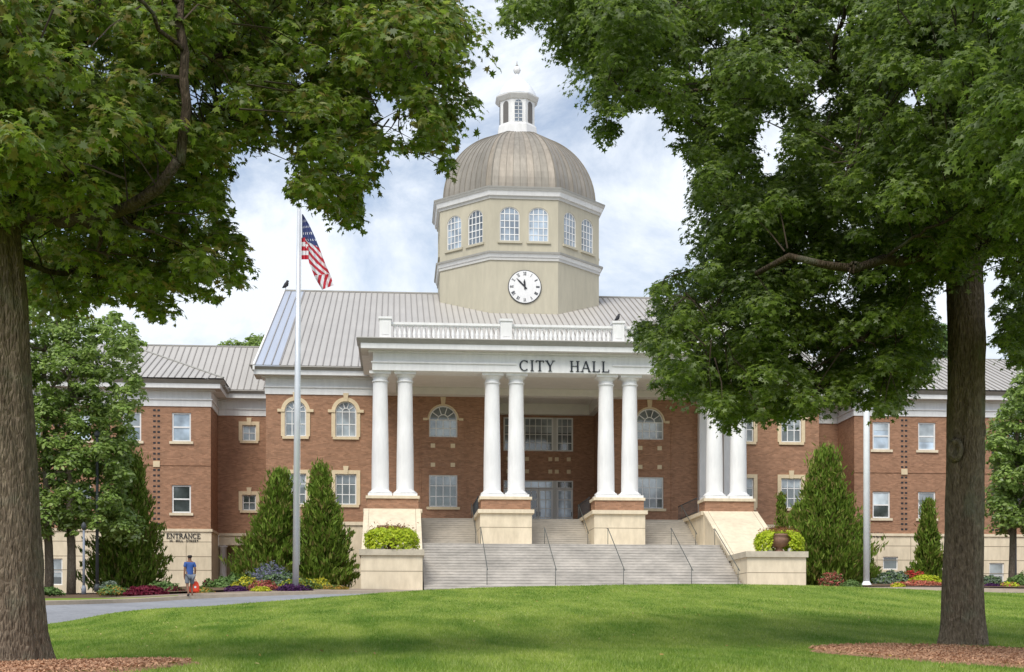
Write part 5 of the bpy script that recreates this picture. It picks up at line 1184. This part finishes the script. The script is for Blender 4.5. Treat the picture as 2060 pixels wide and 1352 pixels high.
mound('flowering_plant', 'deep red flowers on top of the right bed', 'flower', 1838, 1147, 74, 60, .5, ['redflower'], 1600, .06, G2)
mound('flowering_plant', 'yellow flower row in the middle of the right bed', 'flower', 1862, 1157, 72.5, 84, .5, ['yellow', 'lime_leaf'], 1900, .06, G2)
mound('flowering_plant', 'salmon pink flower row along the front of the right bed', 'flower', 1850, 1168, 71, 120, .5, ['salmon'], 3000, .06, G2)
mound('flowering_plant', 'small lime flower patch at the front left of the right bed', 'flower', 1806, 1176, 70.3, 30, .35, ['lime_leaf', 'yellow'], 800, .05, G2)
mound('flowering_plant', 'dark purple flowers right of the right foreground trunk', 'flower', 1995, 1176, 71, 48, .5, ['purple'], 1300, .06, G2)
mound('flowering_plant', 'orange-pink flowers at the right edge of the bed', 'flower', 2030, 1172, 71, 44, .5, ['salmon', 'lime_leaf'], 1300, .06, G2)
mound('shrub', 'green shrub at the far right edge of the bed', 'shrub', 2055, 1155, 73, 70, .8, ['green_leaf'], 2200, .08, G2)
mound('shrub', 'grey-green bush right of the right trunk before the basement wall', 'shrub', 1992, 1158, 75, 50, .6, ['green_leaf', 'silver_leaf'], 1600, .07, G2)
# bed soil
def bed(name, pts, off):
    xy = np.array([(W(p, y), y) for p, y in pts]); c = xy.mean(0); v = [(c[0], c[1], gz(*c) + off + .12)]; n = 0
    ring = resample([(a, b, 0) for a, b in np.vstack([xy, xy[:1]])], 60)[:-1, :2]; m = MB(); m.use('soil'); f = []; NR = 8
    vv = [c[None] * (1 - k / NR) + ring * (k / NR) for k in range(1, NR + 1)]; vv = np.vstack(vv); z = GZ(vv[:, 0], vv[:, 1]) + off; v += [(a, b, d) for (a, b), d in zip(vv, z)]
    L_ = len(ring)
    for i in range(L_): f.append((0, 1 + i, 1 + (i + 1) % L_))
    for k in range(NR - 1):
        for i in range(L_): f.append((1 + k * L_ + i, 1 + k * L_ + (i + 1) % L_, 1 + (k + 1) * L_ + (i + 1) % L_, 1 + (k + 1) * L_ + i))
    m.add(v, f); o = m.build(name, smooth=True); tag(o, kind='structure')
bed('flower_bed', [(200, 66.5), (300, 65), (345, 63.4), (400, 64.6), (560, 67.2), (690, 69.8), (700, 80), (400, 80), (200, 78)], .13)
bed('flower_bed', [(1655, 71), (1800, 70.4), (2100, 69.6), (2150, 82), (1655, 82)], .13)

# ---------------- planted urns
def urn(label, px, Y, w, left):
    x = W(px, Y); z = ZPL + E; t = thing('planter_urn', label, 'planter', (x, Y, z), 'urns of chartreuse foliage on the stair walls')
    m = MB(); m.use('urn'); m.lathe([(.34, 0), (.34, .06), (.22, .10), (.17, .20), (.20, .26), (.42, .36), (.58, .52), (.63, .70), (.60, .78), (.66, .84), (.70, .90), (.66, .94), (.56, .90)], 28, (x, Y, z)); m.build('urn', t, smooth=True)
    for sx in (-.55, .55):
        f = MB(); f.use('white_column'); f.lathe([(.10, 0), (.14, .08), (.13, .18), (.04, .24)], 10, (x + sx, Y - .2, z)); f.build('foot_ornament', t, smooth=True)
    hw = w * Y / F_PX / 2; n = 5200
    a = rng.uniform(0, 2 * math.pi, n); s = rng.uniform(0, 1, n); 
    # cascade: up over the rim, then down
    rr_ = hw * (.35 + .65 * np.sin(s * math.pi * .62)) * rng.uniform(.82, 1.08, n); zz = .95 + .22 * np.sin(s * math.pi) - 1.02 * s ** 1.8 + rng.normal(size=n) * .05
    k = np.ones(n, bool)
    lobe = .5 + .5 * np.sin(a * 5 + (1 if left else 2.2)); zz = np.where(s > .5, zz + (1 - lobe) * .25 * (s - .5) * 2, zz)
    if not left: k = ~((np.abs(a - 4.62) < .42) & (s > .22))
    c = np.c_[x + rr_ * np.cos(a), Y + rr_ * np.sin(a) * .8, z + zz][k]
    V, K = leaves(c, rng.uniform(.05, .10, len(c)), GUM, np.c_[np.cos(a), np.sin(a), .6 + 0 * a][k] + rng.normal(size=(len(c), 3)) * .5); poly_mesh('trailing_foliage', V, K, ['lime_leaf'], t)
    n = 900; u = rng.normal(size=(n, 3)); u[:, 2] = np.abs(u[:, 2]); c = np.array([x, Y, z + 1.02]) + u * [hw * .30, hw * .3, .13]
    V, K = leaves(c, rng.uniform(.05, .09, n), SPRAY, rng.normal(size=(n, 3)) + [0, -.5, .3]); poly_mesh('centre_plants', V, K, ['rust'], t)
urn('stone urn overflowing with chartreuse foliage on the left stair planter wall', 788, 71.2, 106, True)
urn('brown urn with chartreuse foliage parted over its bowl on the right stair planter wall', 1567, 71.2, 98, False)

# ---------------- poles, flag, lamps
def flagpole(name, label, px, pyb, pyt, Y, r0, r1, mt_, cat, lean=0):
    x = W(px, Y); zb = gz(x, Y); zt = P(px, pyt, Y).z; t = thing(name, label, cat, (x, Y, zb)); x2 = W(px + lean, Y)
    m = MB(); m.use(mt_); m.tube([(x, Y, zb), (x + (x2 - x) * .5, Y, (zb + zt) / 2), (x2, Y, zt)], [r0, r0 * .95, r1], 18); m.build('shaft', t, smooth=True)
    m = MB(); m.use(mt_); m.lathe([(r0 * 1.9, 0), (r0 * 1.9, .08), (r0 * 1.4, .18), (r0 * 1.05, .3)], 18, (x, Y, zb)); m.build('base_collar', t, smooth=True)
    m = MB(); m.use(mt_); m.lathe([(r1 * 1.1, 0), (r1 * 1.5, .06), (r1 * 1.2, .14), (.01, .2)], 14, (x2, Y, zt)); m.build('cap', t, smooth=True)
    if name == 'flagpole':
        m = MB(); m.use('white'); m.tube([(x + r0 + .04, Y, zb + 1.3), (x2 + r1 + .03, Y, zt - .1)], .008, 5); m.build('halyard', t)
    return t
YF = 66.0
flagpole('flagpole', 'tall silver flagpole rising left of the portico and carrying the striped flag', 594.5, 1165, 414, YF, .15, .085, 'pole', 'flagpole', lean=7)
flagpole('flagpole', 'plain white pole in front of the right wing, its top hidden in leaves', 1743, 1175, 500, 72, .165, .10, 'pole_white', 'flagpole')
def lamp(label, px, pyt, Y, r, mt_, head):
    x = W(px, Y); zb = gz(x, Y); zt = P(px, pyt, Y).z; t = thing('lamp_post', label, 'lamp post', (x, Y, zb), 'lamp posts beside the walks')
    m = MB(); m.use(mt_); m.tube([(x, Y, zb), (x, Y, zt)], [r, r * .8], 12); m.build('post', t, smooth=True)
    m = MB(); m.use(mt_); m.lathe([(r * 1.8, 0), (r * 1.8, .25), (r * 1.2, .4)], 12, (x, Y, zb)); m.build('base', t, smooth=True)
    m = MB(); m.use('iron' if not head else 'white'); m.lathe([(r, 0), (r * 1.7, .05), (r * 1.9, .2), (r * 1.1, .3), (.01, .36)], 12, (x, Y, zt)); m.build('lamp_head', t, smooth=True)
lamp('slim grey post with a small dark cap, left of the black lamp post', 168.5, 1066, 64, .06, 'pole_grey', False)
lamp('black lamp post in front of the broad left conifer', 195.5, 880, 71, .085, 'iron', False)
lamp('slim grey post at the far right edge', 2043, 960, 77.5, .07, 'pole_grey', False)

# flag: hanging cloth with folds
def flag():
    t = thing('flag', 'stars and stripes flag hanging limp from the silver flagpole', 'flag', P(608, 432, YF))
    Lf = [(607.5, 431), (607.5, 455), (608, 478), (617, 503), (622, 530), (634, 560), (648, 583)]; Rt = [(609.5, 431), (622, 452), (634, 478), (645, 505), (655, 532), (666, 556), (671, 574)]
    def itp(A, u): i = min(int(u * 6), 5); f = u * 6 - i; return (A[i][0] * (1 - f) + A[i + 1][0] * f, A[i][1] * (1 - f) + A[i + 1][1] * f)
    m = MB(); nA, nB = 120, 36; v = []
    for j in range(nA + 1):
        a = j / nA; l, r = itp(Lf, a), itp(Rt, a)
        for i in range(nB + 1):
            b = i / nB; px = l[0] * (1 - b) + r[0] * b; py = l[1] * (1 - b) + r[1] * b; dy = .16 * math.sin(b * 7.5 + a * 3) * min(1, a * 3) + .05 * math.sin(b * 17 + a * 9); v.append(P(px, py, YF + dy))
    fs = {'flag_red': [], 'flag_white': [], 'flag_blue': []}
    for j in range(nA):
        for i in range(nB):
            a, b = (j + .5) / nA, (i + .5) / nB; q = a + (.5 - b) * .16
            if a - (b - .5) * .05 < .44 - .06 * (1 - b):
                sx, sz = (a * 46) % 4, (b * 22 + (int(a * 46 / 4) % 2) * 2) % 4; k = 'flag_white' if (sx < 1.3 and sz < 1.3 and a > .05) else 'flag_blue'
            else:
                q = (a - .40) * 15 + (b - .5) * (-4.2 if a < .80 else 4.6); k = 'flag_white' if int(math.floor(q)) % 2 == 0 else 'flag_red'
            fs[k].append([j * (nB + 1) + i, j * (nB + 1) + i + 1, (j + 1) * (nB + 1) + i + 1, (j + 1) * (nB + 1) + i])
    m.v = [tuple(p) for p in v]
    for k, f in fs.items(): m.use(k); m.f += f; m.m += [m.mi] * len(f)
    m.build('cloth', t, smooth=True)
    m = MB(); 
    for k in range(5):
        y0, y1 = 478 + 8.8 * k, 478 + 8.8 * (k + 1); m.use('flag_red' if k % 2 == 0 else 'flag_white')
        n = 6
        for i in range(n):
            xa, xb_ = 606.5 + 14 * i / n, 606.5 + 14 * (i + 1) / n; d = lambda q: .10 + .05 * math.sin(q * .9); m.quad(P(xa, y1, YF + d(xa)), P(xb_, y1, YF + d(xb_)), P(xb_, y0, YF + d(xb_)), P(xa, y0, YF + d(xa)))
    m.build('cloth_fold', t)
flag()

# birds
def bird(label, px, py, Y, s=1.0, z=None):
    p = P(px, py, Y)
    if z is not None: p.z = z
    t = thing('bird', label, 'bird', p, 'dark birds perched on the building'); m = MB(); m.use('bird')
    m.tube([p + Vector((-.20, 0, .10)) * s, p + Vector((-.08, 0, .18)) * s, p + Vector((.03, 0, .30)) * s, p + Vector((.08, 0, .42)) * s, p + Vector((.10, 0, .50)) * s, p + Vector((.19, 0, .50)) * s], [.02 * s, .09 * s, .13 * s, .09 * s, .075 * s, .01 * s], 10); m.build('body', t, smooth=True)
    l = MB(); l.use('bird')
    for dy in (-.04, .04): l.tube([p + Vector((0, dy, -.0)) * s, p + Vector((0, dy, .2)) * s], .012 * s, 5)
    l.build('legs', t)
bird('dark bird perched on the left end of the main roof ridge', 575, 580, YRD, 1.4, ZRD + E + .09)
bird('dark bird perched on the third balustrade post over the portico', 1242, 650, YB, .9, ZR0 + E + 1.38)

# ---------------- person
def skin_obj(name, verts, edges, radii, mt_, parent, sub=2, root=0, loc=(0, 0, 0)):
    me = bpy.data.meshes.new(name); me.from_pydata(verts, edges, []); me.materials.append(MT[mt_]); o = bpy.data.objects.new(name, me); COL.objects.link(o)
    sk = o.modifiers.new('skin', 'SKIN'); sk.use_smooth_shade = True
    lay = me.skin_vertices[0].data
    for i, r in enumerate(radii):
        rr_ = r if hasattr(r, '__len__') else (r, r); lay[i].radius = rr_; lay[i].use_root = (i == root)
    ss = o.modifiers.new('sub', 'SUBSURF'); ss.levels = ss.render_levels = sub
    o.parent = parent; o.location = (0, 0, 0); return o
def person():
    Y = 60.75; x = W(382, Y); zg = gz(x, Y) + .02
    t = thing('person', 'person in blue shirt and grey shorts walking along the kerb carrying a red bag', 'person', (x, Y, zg)); t.rotation_euler.z = math.radians(24); t.scale = (1.05, 1.05, 1.05)
    # local: facing +Y ; x right
    V = [(0, 0, .93), (0, .01, 1.10), (0, .02, 1.28), (0, .03, 1.42), (0, .035, 1.50), (0, .05, 1.60), (0, .05, 1.70),
         (.165, .02, 1.40), (.215, -.04, 1.15), (.235, .10, .92), (.24, .14, .84),
         (-.165, .02, 1.40), (-.215, .0, 1.14), (-.225, .02, .90), (-.225, .03, .82),
         (.10, 0, .90), (.11, .12, .50), (.11, .04, .09), (.11, .18, .03),
         (-.10, 0, .90), (-.11, -.02, .50), (-.11, -.20, .14), (-.11, -.10, .04)]
    Ed = [(0, 1), (1, 2), (2, 3), (3, 4), (4, 5), (5, 6), (3, 7), (7, 8), (8, 9), (9, 10), (3, 11), (11, 12), (12, 13), (13, 14), (0, 15), (15, 16), (16, 17), (17, 18), (0, 19), (19, 20), (20, 21), (21, 22)]
    Rd = [(.15, .11), (.14, .10), (.16, .11), (.14, .10), .055, .085, .075, .06, .045, .032, .028, .06, .045, .032, .028, .09, .055, .038, .035, .09, .055, .038, .035]
    n0 = len(V)
    for hx, sgn, base in ((.24, 1, 10), (-.225, -1, 14)):
        hb = V[base]
        for k, (dy, ln) in enumerate(((-.03, .06), (-.01, .075), (.012, .07), (.032, .055))):
            a = len(V); V.append((hx, hb[1] + dy, hb[2] - .03)); V.append((hx - sgn * .01, hb[1] + dy, hb[2] - .03 - ln * .6)); V.append((hx - sgn * .03, hb[1] + dy, hb[2] - .03 - ln)); Ed += [(base, a), (a, a + 1), (a + 1, a + 2)]; Rd += [.010, .009, .008]
        a = len(V); V.append((hx - sgn * .02, hb[1] + .045, hb[2] - .015)); V.append((hx - sgn * .03, hb[1] + .055, hb[2] - .05)); Ed += [(base, a), (a, a + 1)]; Rd += [.011, .009]
    skin_obj('body', V, Ed, Rd, 'skin', t)
    skin_obj('shirt', [(0, 0, .90), (0, .01, 1.08), (0, .02, 1.28), (0, .03, 1.42), (.17, .02, 1.40), (.212, -.02, 1.22), (-.17, .02, 1.40), (-.212, .0, 1.22)], [(0, 1), (1, 2), (2, 3), (3, 4), (4, 5), (3, 6), (6, 7)], [(.175, .145), (.155, .13), (.165, .135), (.14, .10), .075, .072, .075, .072], 'shirt', t, root=1)
    skin_obj('shorts', [(0, 0, .93), (.10, 0, .86), (.115, .09, .62), (.115, .11, .55), (-.10, 0, .86), (-.115, -.01, .62), (-.115, -.02, .55)], [(0, 1), (1, 2), (2, 3), (0, 4), (4, 5), (5, 6)], [(.18, .14), .12, .095, .095, .12, .095, .095], 'shorts', t)
    skin_obj('hair', [(0, .0, 1.60), (0, .015, 1.69), (0, .02, 1.73)], [(0, 1), (1, 2)], [.098, .112, .08], 'hair', t)
    for nm_, (sx, sy, sz, pitch) in (('shoe', (.11, .06, .05, 0)), ('shoe', (-.11, -.18, .09, .4))):
        skin_obj(nm_, [(sx, sy - .05, sz + (.03 if pitch else 0)), (sx, sy + .05, sz), (sx, sy + .16, sz - .015)], [(0, 1), (1, 2)], [.05, .05, .035], 'shoe', t)
    fc = MB(); fc.use('skin'); fc.tube([(0, .125, 1.66), (0, .150, 1.625), (0, .135, 1.61)], [.008, .016, .01], 6); o = fc.build('nose', t); o.location = (0, 0, 0)
    for s in (-.032, .032): e = MB(); e.use('dark'); e.lathe([(.002, -.01), (.012, 0), (.002, .01)], 8, (s, .128, 1.655)); o = e.build('eye', t); o.location = (0, 0, 0)
    e = MB(); e.use('bag'); e.box(-.025, .025, .128, .134, 1.572, 1.580); o = e.build('mouth', t); o.location = (0, 0, 0)
    # bag hangs from the hand on the side seen right in the photograph
    hand = Matrix.Translation((x, Y, zg)) @ Matrix.Rotation(math.radians(24), 4, 'Z') @ Vector((.235, .14, .80))
    b = thing('bag', 'bright red-orange carrier bag held by the person in blue', 'bag', hand)
    m = MB(); m.use('bag'); hx, hy, hz = hand; vv = []; ff = []
    prof_ = [(.11, -.10), (.17, -.16), (.205, -.32), (.215, -.50), (.18, -.58)]; n = 20
    for r, z in prof_:
        for i in range(n): a = 2 * math.pi * i / n; vv.append((hx + r * math.copysign(abs(math.cos(a)) ** .6, math.cos(a)) * (1 + .04 * math.sin(5 * a + z * 20)), hy + r * .5 * math.copysign(abs(math.sin(a)) ** .7, math.sin(a)), hz + z))
    for j in range(4):
        for i in range(n): ff.append((j * n + i, j * n + (i + 1) % n, (j + 1) * n + (i + 1) % n, (j + 1) * n + i))
    ff.append([4 * n + i for i in range(n)]); m.add(vv, ff); m.build('bag_body', b, smooth=True)
    for s in (-.03, .03):
        hnd = MB(); hnd.use('bag'); hnd.tube([(hx - .08, hy + s, hz - .10), (hx - .05, hy + s * .4, hz - .02), (hx, hy, hz + .03), (hx + .05, hy + s * .4, hz - .02), (hx + .08, hy + s, hz - .10)], .009, 6); hnd.build('handle', b, smooth=True)
    mk = MB(); mk.use('bag_mark'); mk.lathe([(.05, 0), (.05, .004)], 14, (0, 0, 0)); o = mk.build('print', b); o.data.transform(Matrix.Translation((hx + .05, hy - .103, hz - .35)) @ Matrix.Rotation(math.radians(90), 4, 'X'))
person()
# late fix: parts built with baked world coordinates need the inverse of a rotated parent only for the person, whose parts are local
for o in bpy.data.objects:
    if o.type == 'MESH' and o.name.startswith('baluster') and o.parent == balo and 'post' not in o.name: pass
